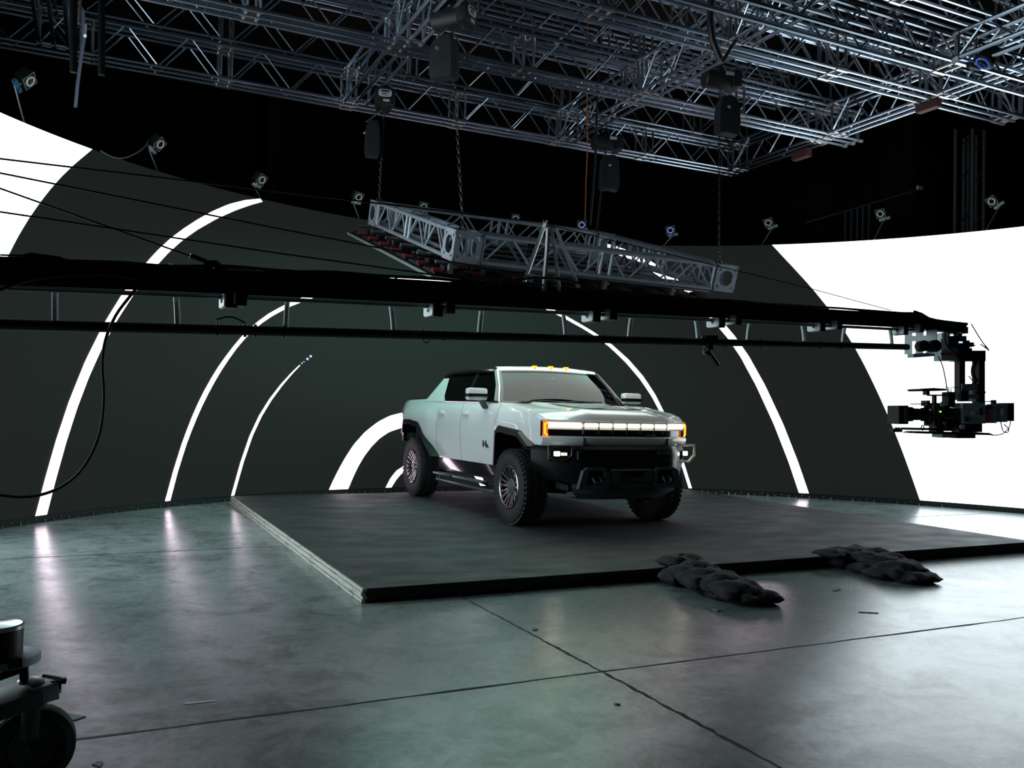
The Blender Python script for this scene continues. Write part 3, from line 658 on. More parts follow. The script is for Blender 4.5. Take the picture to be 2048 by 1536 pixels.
#@@ HOISTS AND CHAINS
def hoist(px, y, axis_deg, label, bag, chain_to, bagpx=None, endlabel=True, bw=.30):
    """electric chain hoist: motor barrel, end cap with plate, hook, chain bag, lift chain"""
    p = at(*px, 1, y); t = thing('chain_hoist', label, 'hoist', p, 'chain hoists holding the ceiling screen')
    R = Matrix.Rotation(math.radians(axis_deg), 3, 'Z'); W = lambda x, yy, z: p + R@V((x,yy,z))
    MB().lathe([(-.24,.02),(-.24,.10),(-.22,.125),(-.05,.13),(.14,.13),(.15,.12)], W(0,0,0), R@V((1,0,0)), 24).build('motor_barrel', BLACKM, t, world=True)
    hb = MB().box((0,0,0),(.14,.30,.25),R=R,bev=.05); bmesh.ops.translate(hb.b, vec=W(.20,0,0), verts=hb.b.verts); eb = hb.build('end_housing', BLACKM, t, world=True)
    if endlabel:
        pl = [V((0, .095*math.copysign(abs(math.cos(a))**.5, math.cos(a)), .055*math.copysign(abs(math.sin(a))**.6, math.sin(a)))) for a in [2*math.pi*k/28 for k in range(28)]]
        lp = MB().prism([W(.272,q.y,q.z+.03) for q in pl], R@V((.006,0,0))).build('name_plate', LABELW, eb, world=True, ang=20)
        loc = W(.2795,0,.012)-p; rot = R@Matrix(((0,0,1),(1,0,0),(0,1,0)))
        text('MC', .058, INK, 'plate_lettering', lp, loc, rot, .001)
        b = MB().box((0,0,0),(.002,.15,.006),R=R); bmesh.ops.translate(b.b, vec=W(.279,0,.044), verts=b.b.verts); b.build('plate_line', INKR, lp, world=True)
        b = MB().box((0,0,0),(.002,.12,.022),R=R); bmesh.ops.translate(b.b, vec=W(.279,0,.062), verts=b.b.verts); b.build('plate_band', INK, lp, world=True)
        b = MB().box((0,0,0),(.006,.09,.035),R=R); bmesh.ops.translate(b.b, vec=W(.273,.02,-.075), verts=b.b.verts); b.build('plate_tag', LABELW, eb, world=True)
    else:
        b = MB().box((0,0,0),(.16,.006,.05),R=R); bmesh.ops.translate(b.b, vec=W(.10,-.135,.05), verts=b.b.verts); b.build('name_plate', LABELW, eb, world=True)
    MB().tube([W(0,0,.10),W(0,0,.18),W(.03,0,.22),W(0,0,.26),W(-.03,0,.22)], .014, 8).build('top_hook', STEEL, t, world=True)
    zt = TZ-p.z
    MB().tube([W(.0,0,.24),W(.10,.12,zt-.02)], .022, 8).build('sling', CABLE, t, world=True); MB().tube([W(.0,0,.24),W(-.10,-.12,zt-.02)], .022, 8).build('sling', CABLE, t, world=True)
    bx, by = bagpx[0], bagpx[1]; q = at(*bx, 1, y-.05); q2 = at(*by, 1, y-.05); w = bw
    bg = MB(); rows = []
    for z, k in ((q.z,.62),(q.z-.10,.9),(lerp(q.z,q2.z,.6),.98),(q2.z+.05,1.0),(q2.z,.86)):
        rows.append([V((q.x,q.y,z))+R@V((k*w*.5*sx, k*.10*sy, .012*math.sin(9*z+3*sx))) for sx, sy in ((-1,-1),(-.4,-1.12),(.3,-1.05),(1,-1),(1.08,0),(1,1),(0,1.1),(-1,1),(-1.06,0),(-1,-1))])
    bg.grid(rows); n_ = bg.b; n_.faces.new([v for v in list(n_.verts)[-10:-1]]); bo = bg.build('chain_bag', FABRIC, t, world=True, ang=60)
    tg = MB().box(V((q.x,q.y,lerp(q.z,q2.z,.33)))+R@V((-.03,-.112,0)),(.045,.006,.03)); tg.build('bag_tag', LABELW, bo, world=True)
    MB().tube([V((q.x-.1,q.y,q.z-.02)), W(-.04,-.03,-.12)], .008, 5).build('bag_strap', SATIN, t, world=True)
    return t, p
def chain(p0, p1, parent):
    m = MB(); d = (p1-p0); n = int(d.length/.055); dn = d.normalized()
    a = dn.cross(V((0,1,0))).normalized(); b = dn.cross(a)
    for k in range(n):
        c = p0.lerp(p1, (k+.5)/n); s = a if k % 2 else b
        pts = [c + dn*(.034*math.cos(t)) + s*(.016*math.sin(t)) for t in [2*math.pi*i/8 for i in range(9)]]
        m.tube(pts, .006, 4, cap=False)
    m.build('lift_chain', STEEL, parent, world=True)
# suspended ceiling screen: corners of its carrying frame
FN, FLf, FR = V((-1.76,0,3.24)), V((-1.87,3.0,4.18)), V((1.99,.05,3.22)); FB = FLf+FR-FN
h1, p1 = hoist((768,203), 3.0, -104, 'black chain hoist at far left with an oval white end plate', None, FLf, ((746,243),(743,313)), True, .17)
h2, p2 = hoist((903,36), .15, -52, 'large black chain hoist at upper middle with the long fluted black chain bag', None, FN, ((890,75),(884,158)))
h3, p3 = hoist((1440,160), .1, -12, 'black chain hoist at upper right, its chain bag reaching below the bright truss', None, FR, ((1455,195),(1453,270)), False)
h4, p4 = hoist((1212,286), 3.0, -12, 'black chain hoist farther back, its chain bag hanging against the dark wall', None, FB, ((1219,312),(1216,380)), False)
for h, p, q in ((h1,p1,FLf),(h2,p2,FN),(h3,p3,FR),(h4,p4,FB)):
    chain(p+V((0,0,-.12)), q+V((0,0,.19)), h)
    MB().tube([q+V((-.03,0,.22)),q+V((-.04,0,.17)),q+V((0,0,.13)),q+V((.04,0,.17)),q+V((.03,0,.22))], .012, 6).build('bottom_hook', STEEL, h, world=True)

#@@ CEILING SCREEN
cs = thing('ceiling_screen', 'tilted video panel hung on chains in an aluminium truss frame above the truck', 'screen', (FN+FB)/2)
ex = (FR-FN).normalized(); en = ex.cross(FLf-FN).normalized(); ey = en.cross(ex)
LX = (FR-FN).length; LY = (FLf-FN).dot(ey); Fo = FN
def fp(x, y, z): return Fo + ex*x + ey*y + en*z
RM = Matrix((ex, ey, en)).transposed()
fh, fw = .155, .14
def fbox(m, c, s, bev=0):
    t = MB().box((0,0,0), s, R=RM, bev=bev); bmesh.ops.translate(t.b, vec=fp(*c), verts=t.b.verts)
    me = bpy.data.meshes.new('t'); t.b.to_mesh(me); t.b.free(); m.b.from_mesh(me); bpy.data.meshes.remove(me)
for cx_, cy_ in ((0,0),(LX,0),(0,LY),(LX,LY)):
    m = MB(); S = .17
    for a in (-1,1):
        for b in (-1,1): fbox(m, (cx_+a*S*.9, cy_+b*S*.9, 0), (.035,.035,2*fh+.03))
        for h in (-fh,fh): fbox(m, (cx_, cy_+a*S*.9, h), (2*S,.035,.05)); fbox(m, (cx_+a*S*.9, cy_, h), (.035,2*S,.05))
        # gusset plates with octagon openings
        for ax_ in (0,1):
            n = 8; oc = [(.105*math.cos(math.pi/8+k*math.pi/4), .115*math.sin(math.pi/8+k*math.pi/4)) for k in range(8)]
            sq = [(S*.92,.06),(.06,fh),(-.06,fh),(-S*.92,.06),(-S*.92,-.06),(-.06,-fh),(.06,-fh),(S*.92,-.06)]
            f = (lambda u, v: fp(cx_+u, cy_+a*S, v)) if ax_ == 0 else (lambda u, v: fp(cx_+a*S, cy_+u, v))
            oct_ = [(.10,.05),(.05,.10),(-.05,.10),(-.10,.05),(-.10,-.05),(-.05,-.10),(.05,-.10),(.10,-.05)]
            m.grid([[f(*q), f(*p)] for p, q in zip(oct_+oct_[:1], sq+sq[:1])])
    m.build('corner_block', ALUF, cs, world=True, ang=20)
def frameside(f, L, name):
    for h in (-fh, fh):
        for w in (-fw, fw): MB().tube([f(.19,w,h), f(L-.19,w,h)], .026, 8).build('frame_chord', ALUF, cs, world=True)
    m = MB(); n = max(3, round((L-.4)/.62)); s = (L-.4)/n
    for w in (-fw, fw):
        for k in range(n):
            m.tube([f(.2+s*k+.02,w,-fh), f(.2+s*(k+.5)-.03,w,fh)], .014, 6); m.tube([f(.2+s*(k+.5)+.03,w,fh), f(.2+s*(k+1)-.02,w,-fh)], .014, 6)
    for h in (-fh, fh):
        for k in range(n): m.tube([f(.2+s*k,-fw,h), f(.2+s*(k+1),fw,h)], .010, 5)
    m.build('frame_lacing', ALUF, cs, world=True)
    for a in (.2, L/2-.07, L/2+.07, L-.2):
        m = MB(); q = [f(a,-fw,-fh), f(a,fw,-fh), f(a,fw,fh), f(a,-fw,fh)]
        for u, v in zip(q, q[1:]+q[:1]): m.tube([u,v], .022, 6)
        m.build('frame_joint', ALUF, cs, world=True)
frameside(lambda a,w,h: fp(a,w,h), LX, 'n'); frameside(lambda a,w,h: fp(a,LY+w,h), LX, 'f')
frameside(lambda a,w,h: fp(w,a,h), LY, 'l'); frameside(lambda a,w,h: fp(LX+w,a,h), LY, 'r')
# tile array below the frame
PZ = -.36; U0, U1, V0, V1 = -.42, 3.70, -.25, 3.45
m = MB(); fbox(m, ((U0+U1)/2,(V0+V1)/2,PZ), (U1-U0,V1-V0,.035)); m.build('tile_back', BLACKM, cs, world=True, smooth=False, label='black back side of the video tiles')
for j in range(7):     # seven tile rows; added white-to-teal grade, near to far, to tint the floor reflection
    a, b, t = lerp(V0,V1,j/7), lerp(V0,V1,(j+1)/7), sm(1,4.5,j)
    m = MB(); m.grid([[fp(U0+.004,a,PZ-.02), fp(U1-.004,a,PZ-.02)],[fp(U0+.004,b,PZ-.02), fp(U1-.004,b,PZ-.02)]])
    m.build('lit_tile_row', emis('ceiling_added_grade', (lerp(.93,.28,t),1,lerp(.95,.74,t)), lerp(3.4,4.6,t)), cs, world=True, smooth=False)
m = MB(); 
for a, b in (((U0,V0),(U1,V0)),((U1,V0),(U1,V1)),((U1,V1),(U0,V1)),((U0,V1),(U0,V0))): m.bar(fp(*a,PZ-.004), fp(*b,PZ-.004), .012, .034, up=en)
m.build('tile_edge', mat('edge_grey', (.2,.26,.25), .4), cs, world=True, smooth=False)
nx, ny = 8, 7
for i in range(nx):
    for j in range(ny):
        x = lerp(U0,U1,(i+.5)/nx); y = lerp(V0,V1,(j+.5)/ny); m = MB()
        fbox(m, (x,y,PZ+.035), (.40,.40,.03)); fbox(m, (x+.06,y,PZ+.075), (.20,.14,.06)); tb = m.build('tile_module', BLACKM, cs, world=True, smooth=False)
        m = MB(); fbox(m, (x-.14,y-.12,PZ+.062), (.13,.03,.03)); m.build('tile_latch', REDP, tb, world=True, smooth=False)
        if (i+j) % 2 == 0:
            m = MB(); fbox(m, (x-.02,y-.2,PZ+.10),(.05,.06,.11)); fbox(m, (x+.02,y-.16,PZ+.12),(.10,.03,.03)); m.build('tile_clamp', SATIN, tb, world=True)
for j in range(6):
    y = lerp(V0+.2,V1-.25,j/5); m = MB().tube([fp(U0+.1,y,PZ+.15), fp(U1-.1,y,PZ+.15)], .024, 8); m.build('carrier_pipe', ALUD, cs, world=True)
for k, (x, y) in enumerate(((1.6,2.3),(2.3,2.5),(2.9,1.6))):
    m = MB(); fbox(m, (x,y,-.08), (.30,.22,.16), .02); m.build('power_box', GREY if k != 1 else BLACKM, cs, world=True)
for k in range(7):
    x = rnd.uniform(.5,3.3); y = rnd.uniform(.3,2.8); x2 = x+rnd.uniform(-.8,.8); y2 = y+rnd.uniform(-.6,.6)
    MB().tube([fp(lerp(x,x2,t),lerp(y,y2,t),PZ+.14+.10*math.sin(math.pi*t)*(1+k%3)) for t in [i/8 for i in range(9)]], .009, 5).build('screen_cable', CABLE, cs, world=True)

#@@ CRANE
def dep(px): return 1/(.2897-7.29e-5*px)
def cr(px, py, off=0): return atd(px, py, dep(px)+off)
beam_t = [(-400,497),(0,519),(284,532),(560,543),(810,558),(1000,569),(1282,590),(1400,600),(1651,618),(1815,628)]
beam_b = [(-400,553),(0,571),(109,574),(350,583),(481,590),(576,593),(781,604),(957,611),(1127,621),(1265,628),(1388,633),(1599,645),(1774,654),(1830,657)]
crane = thing('camera_crane', 'long black telescoping camera crane arm reaching across in front of the truck', 'crane', cr(900,610))
def cbuild(m, n, mt, parent=None, **k): return m.build(n, mt, parent or crane, world=True, **k)
secs = [-380,-60,330,660,1010,1330,1620,1838]
for a, b in zip(secs, secs[1:]):
    rows = []
    for px in (a, (a+b)/2, b):
        t, bo = interp(beam_t,px), interp(beam_b,px); q = [cr(px,t,-.04), cr(px,t,.04), cr(px,bo,.04), cr(px,bo,-.04)]
        rows.append(q+q[:1])
    m = MB().grid(rows); vv = list(m.b.verts)
    m.b.faces.new(vv[0:4]); m.b.faces.new(vv[10:14]); cbuild(m, 'arm_section', CRBLK, smooth=False)
for o in (3.5, 9.5):
    k = lambda px: o*(3.45/dep(px))
    cbuild(MB().tube([cr(px, interp(beam_b,px)+k(px), -.026) for px in (-380,200,700,1200,1835)], .0045, 8), 'arm_rail', PLATE)
m = MB().grid([[cr(px, interp(beam_b,px)+2.5*(3.45/dep(px)), -.02), cr(px, interp(beam_b,px)+10*(3.45/dep(px)), -.02), cr(px, interp(beam_b,px)+10*(3.45/dep(px)), .02), cr(px, interp(beam_b,px)+2.5*(3.45/dep(px)), .02)] for px in (-380,200,700,1200,1835)]); cbuild(m, 'rail_web', CRBLK, smooth=False)
tc = lambda px: 649+px*(45/1813)
cbuild(MB().tube([cr(px, tc(px)) for px in (-380,0,500,1000,1500,1815)], .0225, 14), 'lower_tube', CRBLK)
for px, bow, m_ in ((110,0,0),(354,.5,0),(573,-.6,0),(785,.9,0),(961,-.9,0),(1129,1,0),(1260,-1,0),(1394,1,0),(1497,-1,0),(1607,1,0),(1687,-1,0),(1782,1,0)):
    s = 3.45/dep(px); y0 = interp(beam_b,px)+8*s; y1 = tc(px)-2
    pts = [cr(px + (-6*s*bow if bow > 0 else -2*s*bow)*0 + 7*s*bow*math.sin(t*1.5) - 4*s*bow, lerp(y0,y1,t)) for t in [i/8 for i in range(9)]]
    cbuild(MB().tube(pts, .0125, 10), 'arm_strut', PLATE)
for pa, pb in (((443,602),(462,598)),((856,621),(881,615)),((1174,633),(1207,629)),((1425,645),(1458,640)),((1627,654),(1661,650)),((1794,661),(1826,656))):
    for q in (pa, pb):
        c = cr(*q, -.035); bx_ = (cr(1700,600)-cr(100,600)); bx_.z = 0; bx_.normalize(); by_ = V((-bx_.y,bx_.x,0)); pl = []
        for k in range(16):
            a = 2*math.pi*k/16; pl.append(c+by_*(.055*math.copysign(abs(math.cos(a))**.35, math.cos(a)))+V((0,0,.029*math.copysign(abs(math.sin(a))**.35, math.sin(a)))))
        br = cbuild(MB().prism(pl, bx_*.008), 'joint_plate', PLATE, ang=20)
        cbuild(MB().lathe([(-.004,.009),(0,.009)], c, bx_, 10), 'plate_bolt', INK, br)
        m = MB().box((0,0,0), (.05,.10,.062), R=Matrix((bx_,by_,V((0,0,1)))).transposed()); bmesh.ops.translate(m.b, vec=c+bx_*.034, verts=m.b.verts); cbuild(m, 'joint_block', CRBLK, smooth=False)
for px in (435,490,511,568,847,888,1172,1206,1450,1520,1640,1680):
    y = tc(px); cbuild(MB().tube([cr(px,y-15*3.45/dep(px)), cr(px,y+15*3.45/dep(px))], .007, 6), 'tube_bolt', STEEL)
cbuild(MB().tube([cr(432+58*t, 640-9*math.sin(math.pi*t)+6*t) for t in [i/10 for i in range(11)]], .004, 5), 'jumper_cable', CABLE)
cbuild(MB().tube([cr(845+16*t, 676+10*math.sin(math.pi*t)) for t in [i/8 for i in range(9)]], .003, 5), 'jumper_cable', CABLE)
# truss mast on the arm with its stays
for pts, off, w in (((( 1090,447),(1043,579)),.03,.024),(((1096,457),(1094,500),(1087,581)),-.05,.022),(((1103,455),(1109,500),(1119,582)),-.05,.022),(((1113,459),(1147,549),(1157,575)),.03,.024)):
    cbuild(MB().tube([cr(a,b,off) for a,b in pts], w*.52, 4), 'mast_leg', PLATE, smooth=False)
for q_ in ((1093,497,1110,496),(1087,558,1097,556),(1108,557,1117,554)): cbuild(MB().tube([cr(q_[0],q_[1],-.05),cr(q_[2],q_[3],-.05)], .0105, 4), 'mast_brace', PLATE, smooth=False)
cbuild(MB().tube([cr(1057,551,.03),cr(1149,558,.03)], .007, 6), 'mast_brace', ALUD)
m = MB(); m.tube([cr(1086,440,0),cr(1087,449,0)], .007, 4); m.tube([cr(1093,441,0),cr(1092,449,0)], .007, 4); m.tube([cr(1089,450,-.03),cr(1108,458,-.02)], .016, 6); cbuild(m, 'mast_head', PLATE, smooth=False)
for pts in (((-300,282),(1089,446)),((-300,286),(560,458),(1057,553)),((-300,270),(380,512)),((-300,379),(560,507),(1000,568)),((1106,452),(1628,579),(1783,621)),((0,510),(50,511))):
    cbuild(MB().tube([cr(a,b,.02) for a,b in pts], .0042 if pts[0][0] < 1000 else .003, 6), 'stay_cable', CABLE)
cbuild(MB().tube([cr(380,511,.02),cr(412,523,.02)], .011, 8), 'turnbuckle', STEEL)
m = MB().prism([cr(410,521,-.01),cr(432,520,-.01),cr(452,541,-.01),cr(405,540,-.01)], V((FWD.x,FWD.y,0))*.05); cbuild(m, 'stay_anchor', CRBLK, smooth=False)
m = MB().prism([cr(48,508,-.02),cr(62,505,-.02),(cr(120,513,-.02)),cr(136,523,-.02),cr(48,521,-.02)], V((FWD.x,FWD.y,0))*.06); cbuild(m, 'stay_anchor', CRBLK, smooth=False)
m = MB(); 
for px, py in ((342,530),(425,536),(602,551),(792,556),(974,571),(1133,582),(1275,590),(1514,607),(1616,614)): m.tube([cr(px,py+6,-.03),cr(px,py-3,-.03)], .007, 6)
cbuild(m, 'cable_clip', SATIN)
pts = [cr(px, interp(beam_t,px)-2-3.0*abs(math.sin(px*.0105))*(px<1180)-1.5*math.sin(px*.031), -.03) for px in range(-380,1830,35)]
cbuild(MB().tube(pts, .0075, 8), 'arm_cable', CABLE)
pts = [cr(px, interp(beam_t,px)-1-2.5*abs(math.sin(px*.008+1)), .02) for px in range(-380,1850,40)]
cbuild(MB().tube(pts, .0065, 8), 'arm_cable', CABLE)
cbuild(MB().tube([cr(px, 566-20*math.sin(math.pi*(px-1000)/190)*.75+ (px-1000)*.05, -.06) for px in range(1000,1191,19)], .008, 6), 'arm_cable', CABLE)
hang = [(-30,592),(10,576),(80,556),(200,548),(262,556),(285,558),(262,590),(232,630),(211,680),(205,730),(208,790),(203,850),(190,893),(170,930),(145,958),(110,980),(70,992),(30,994),(-20,988)]
def smooth_pts(L, n=4):
    o = []
    for i in range(len(L)-1):
        p = [V((*L[max(0,min(len(L)-1,j))],0)) for j in (i-1,i,i+1,i+2)]
        for k in range(n):
            t = k/n; o.append(.5*((2*p[1])+(p[2]-p[0])*t+(2*p[0]-5*p[1]+4*p[2]-p[3])*t*t+(3*p[1]-p[0]-3*p[2]+p[3])*t**3))
    return o+[V((*L[-1],0))]
cbuild(MB().tube([cr(p.x,p.y,-.075) for p in smooth_pts(hang)], .0065, 8), 'hanging_cable', CABLE)
# tip bracket of the crane
D2 = dep(1838)
def tb(x0, y0, x1, y1, z0=-.06, z1=.06, d=D2):
    f = V((FWD.x,FWD.y,0)).normalized(); m = MB().prism([atd(x0,y0,d)+f*z0, atd(x1,y0,d)+f*z0, atd(x1,y1,d)+f*z0, atd(x0,y1,d)+f*z0], f*(z1-z0)); return m
def merge(a, b):
    me = bpy.data.meshes.new('t'); b.b.to_mesh(me); b.b.free(); a.b.from_mesh(me); bpy.data.meshes.remove(me); return a
def multi(L, **k):
    m = MB()
    for q in L: merge(m, tb(*q, **k))
    return m
nrm = V((-.95,-.31,0)); lat = V((.31,-.95,0)); tipc = atd(1840,690,D2)
def tplate(L, n, m, parent=crane, th=.008):
    mb = MB()
    for x0,y0,x1,y1 in L:
        q = [tipc+lat*((x-1840)/FPX*D2/.69)+V((0,0,-(y-690)/FPX*D2)) for x,y in ((x0,y0),(x1,y0),(x1,y1),(x0,y1))]; merge(mb, MB().prism(q, -nrm*th))
    return mb.build(n, m, parent, world=True, smooth=False)
tp = tplate([(1819,660,1829,708),(1829,671,1834,682),(1834,660,1844,708),(1844,671,1848,682),(1848,660,1862,708)], 'tip_plate', PLATE)
cbuild(multi([(1821,708,1834,715,-.05,.05),(1835,707,1848,714,-.05,.05),(1849,706,1863,713,-.05,.05)]), 'tip_foot', GREY, tp, smooth=False)
fw2 = V((FWD.x,FWD.y,0)).normalized()
for q, r_ in (((1827,695),.040),((1849,695),.044)): cbuild(MB().lathe([(-.175,r_*.8),(-.17,r_),(-.10,r_)], atd(*q,D2), fw2, 24), 'tip_pulley', CRBLK, tp)
m = MB().prism([atd(a,b,D2)-fw2*.05 for a,b in ((1815,627),(1836,629),(1868,642),(1900,648),(1924,650),(1930,660),(1928,667),(1895,664),(1864,662),(1815,658))], fw2*.10); cbuild(m, 'arm_tip', CRBLK, smooth=False)
m = MB().tube([atd(a,b,D2)-fw2*.06 for a,b in ((1820,625),(1835,630),(1850,639),(1866,643),(1880,645),(1905,648),(1926,650))], .012, 8); cbuild(m, 'arm_cable', CABLE)

#@@ REMOTE HEAD AND CAMERA
DH = dep(1900)
head = thing('remote_head', 'black stabilised remote head hanging from the crane tip against white screen', 'camera head', atd(1930,700,DH))
hb_ = lambda L, n, mt, **k: multi(L, d=DH).build(n, mt, k.pop('parent', head), world=True, smooth=False, **k)
hb_([(1880,666,1896,682,-.03,.05),(1875,679,1908,700,-.05,.05)], 'mount_plate', PLATE)
hb_([(1875,699,1908,722,-.06,.06)], 'pan_housing', GREY)
hb_([(1873,707,1905,711,-.068,-.06)], 'red_lever', REDP)
hb_([(1895,655,1930,658,-.05,.05),(1895,664,1930,668,-.05,.05),(1912,648,1919,682,-.04,.04),(1890,673,1925,682,-.06,.06)], 'tilt_stack', CRBLK)
ro = hb_([(1888,682,1930,697,-.07,.07),(1925,685,1944,694,-.03,.03),(1930,690,1950,692,-.01,.01)], 'receiver', BLACKM)
hb_([(1908,684.5,1915,687.5,-.074,-.07)], 'status_light', LEDB, parent=ro)
hb_([(1906,697,1936,723,-.06,.06),(1930,702,1963,723,-.06,.06)], 'yoke_top', CRBLK)
hb_([(1914,722,1925,800,-.04,.04)], 'yoke_leg', CRBLK)
hb_([(1951,705,1963,806,-.05,.05)], 'yoke_leg', CRBLK)
for L, r_ in (([(1877,668),(1880,690),(1895,705),(1905,720),(1913,730)],.008),([(1941,724),(1934,735),(1934,752),(1942,764)],.014),([(1942,764),(1925,772),(1915,780)],.005),([(1930,650),(1943,672),(1955,690),(1965,703)],.003),([(1865,714),(1874,735),(1881,770),(1886,800)],.003),([(1955,690),(1965,702),(1958,697),(1948,690)],.003),([(1925,753),(1940,770),(1952,780)],.004)):
    MB().tube([atd(a,b,DH)-fw2*.09 for a,b in [(p.x,p.y) for p in smooth_pts(L)]], max(r_,.0042), 6).build('head_cable', CABLE, head, world=True)
camr = thing('cinema_camera', 'grey and black cinema camera with long lens mounted under the crane head', 'camera', atd(1915,830,DH))
cb_ = lambda L, n, mt, **k: multi(L, d=DH).build(n, mt, k.pop('parent', camr), world=True, smooth=False, **k)
body = cb_([(1913,806,1958,847,-.09,.09),(1957,810,1981,846,-.085,.085)], 'camera_body', CAMG)
cb_([(1958,821,1967,841,-.09,-.084)], 'red_panel', REDP, parent=body)
cb_([(1958,812,1972,818,-.092,-.084),(1946,816,1952,830,-.095,-.089)], 'side_screen', INK, parent=body)
cb_([(1931,822.5,1938,829,-.094,-.089)], 'maker_sticker', LABELW, parent=body)
MB().lathe([(-.012,.016),(0,.018)], atd(1921,838,DH)-fw2*.09, fw2, 16).build('side_dial', INK, body, world=True)
bt = cb_([(1984,808,2003,844,-.08,.08)], 'battery_plate', GREY); cb_([(1990,816,1996,830,-.084,-.079)], 'battery_label', LABELW, parent=bt)
cb_([(1999,806,2017,842,-.075,.075)], 'battery', BLACKM)
ax_ = _r.normalized()
def lathex(prof, py, name, m, parent=camr):
    base = atd(1850,py,DH); ppm = FPX/DH
    return MB().lathe([((px-1850)/ppm, r/ppm) for px, r in prof], base, ax_, 28).build(name, m, parent, world=True)
ln = lathex([(1804,13),(1812,17),(1814,15),(1824,14.5),(1826,11.5),(1842,11.5),(1843,13.5),(1852,14),(1854,20),(1876,20),(1880,15),(1914,14)], 829, 'lens', BLACKG)
lathex([(1827,11.8),(1832,12),(1838,11.8)], 829, 'lens_ring', TRIM, ln)
cb_([(1786,811,1805,848,-.10,.10)], 'matte_box', BLACKM); cb_([(1797,815,1803,843,-.114,-.108)], 'matte_box_trim', TRIM)
mt_ = cb_([(1856,806,1872,852,-.10,.07),(1872,812,1890,826,-.08,.06),(1848,801,1854,812,-.05,.05)], 'lens_motor', BLACKM)
cb_([(1866,822,1869,824.5,-.106,-.10)], 'status_light', LEDG, parent=mt_)
MB().lathe([(-.01,.02),(0,.02)], atd(1872,808,DH)-fw2*.10, fw2, 16).build('focus_knob', PLATE, mt_, world=True)
cb_([(1890,784,1904,814,-.05,.05)], 'wireless_box', BLACKM)
m = MB(); m.tube([atd(1898,785,DH), atd(1897,775,DH), atd(1890,774,DH)], .004, 5); m.tube([atd(1902,785,DH), atd(1902,775,DH), atd(1914,775,DH)], .004, 5); m.build('antenna', CABLE, camr, world=True)
m = MB().prism([atd(a,b,DH)-fw2*.12 for a,b in ((1827,779),(1832,777.5),(1852,776.5),(1876,778),(1881,780),(1876,782),(1832,782.5))], fw2*.24); dc = m.build('top_disc', BLACKM, camr, world=True, smooth=False)
cb_([(1849,782,1856,790,-.03,.03),(1856,789,1892,792,-.02,.02),(1866,792,1871,806,-.02,.02),(1823,807,1856,809,-.02,.02)], 'top_bracket', STEEL)
cb_([(1917,768,1949,781,-.05,.05),(1920,781,1930,803,-.06,.05),(1930,789,1948,797,-.06,.04),(1945,781,1962,803,-.05,.05)], 'accessory_box', GREY)
cb_([(1913,781,1926,803,-.07,-.04),(1940,783,1960,787,-.08,-.05)], 'accessory_bracket', BLACKM)
cb_([(1963,802,1984,804,-.01,.01),(1984,800,1990,808,-.02,.02)], 'viewfinder_arm', BLACKM)
for off in (-.05,.05): MB().tube([atd(1795,857,DH)+fw2*off, atd(1905,859,DH)+fw2*off], .009, 8).build('support_rod', SATIN, camr, world=True)
m = MB().prism([atd(a,b,DH)-fw2*.09 for a,b in ((1812,866),(1824,862),(1965,865),(1978,870),(1930,869),(1880,868))], fw2*.18); m.build('base_plate', BLACKM, camr, world=True, smooth=False)
cb_([(1874,867.5,1902,875,-.08,.08)], 'balance_weight', GREY); cb_([(1902,867.5,1940,876,-.08,.08)], 'balance_weight', BLACKM)
cb_([(1911,846,1956,864,-.06,.06),(1865,848,1880,866,-.06,.06),(1885,846,1914,856,-.05,.05),(1888,838,1912,848,-.03,.05),(1872,826,1890,842,-.03,.05),(1888,853,1902,862,-.04,.04)], 'camera_support', STEEL)
MB().lathe([(-.02,.018),(0,.018)], atd(1913,853,DH)-fw2*.07, fw2, 12).build('support_knob', PLATE, camr, world=True)
cb_([(1781,857,1799,864,-.05,.03)], 'rod_clamp', BLACKM)
for L in ([(1994,843),(1998,860),(2006,865),(2010,858),(2000,848)],[(2014,842),(2010,856),(1996,868),(1976,870)],[(1836,858),(1838,850),(1842,856),(1838,861)],[(1890,830),(1898,826),(1907,828),(1912,834)],[(1872,836),(1890,844),(1905,838)]):
    MB().tube([atd(p.x,p.y,DH)-fw2*.05 for p in smooth_pts(L)], .0042 if L[0][0] != 1872 else .008, 5).build('camera_cable', CABLE, camr, world=True)
# small tracking camera clamped on the lower tube
DT = dep(1415)
wt = thing('witness_camera', 'small black camera clamped under the crane arm, pointing down at the truck', 'camera', atd(1415,690,DT))
multi([(1402,672,1432,690,-.05,.05),(1408,690,1424,700,-.03,.03),(1406,698,1418,708,-.03,.03)], d=DT).build('tube_clamp', CRBLK, wt, world=True, smooth=False)
MB().tube([atd(1413,700,DT), atd(1435,731,DT)], .018, 8).build('camera_barrel', CRBLK, wt, world=True)
MB().tube([atd(1418,710,DT)-fw2*.018, atd(1432,731,DT)-fw2*.018], .004, 5).build('barrel_edge', SATIN, wt, world=True)
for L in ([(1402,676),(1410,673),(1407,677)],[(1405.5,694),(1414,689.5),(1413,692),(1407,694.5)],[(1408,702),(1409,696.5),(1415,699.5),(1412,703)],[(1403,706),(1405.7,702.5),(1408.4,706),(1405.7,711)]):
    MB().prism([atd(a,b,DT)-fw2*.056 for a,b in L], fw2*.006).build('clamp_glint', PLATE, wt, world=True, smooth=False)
MB().tube([atd(1432,677,DT),atd(1432.5,664,DT)], .003, 5).build('clamp_pin', SATIN, wt, world=True)

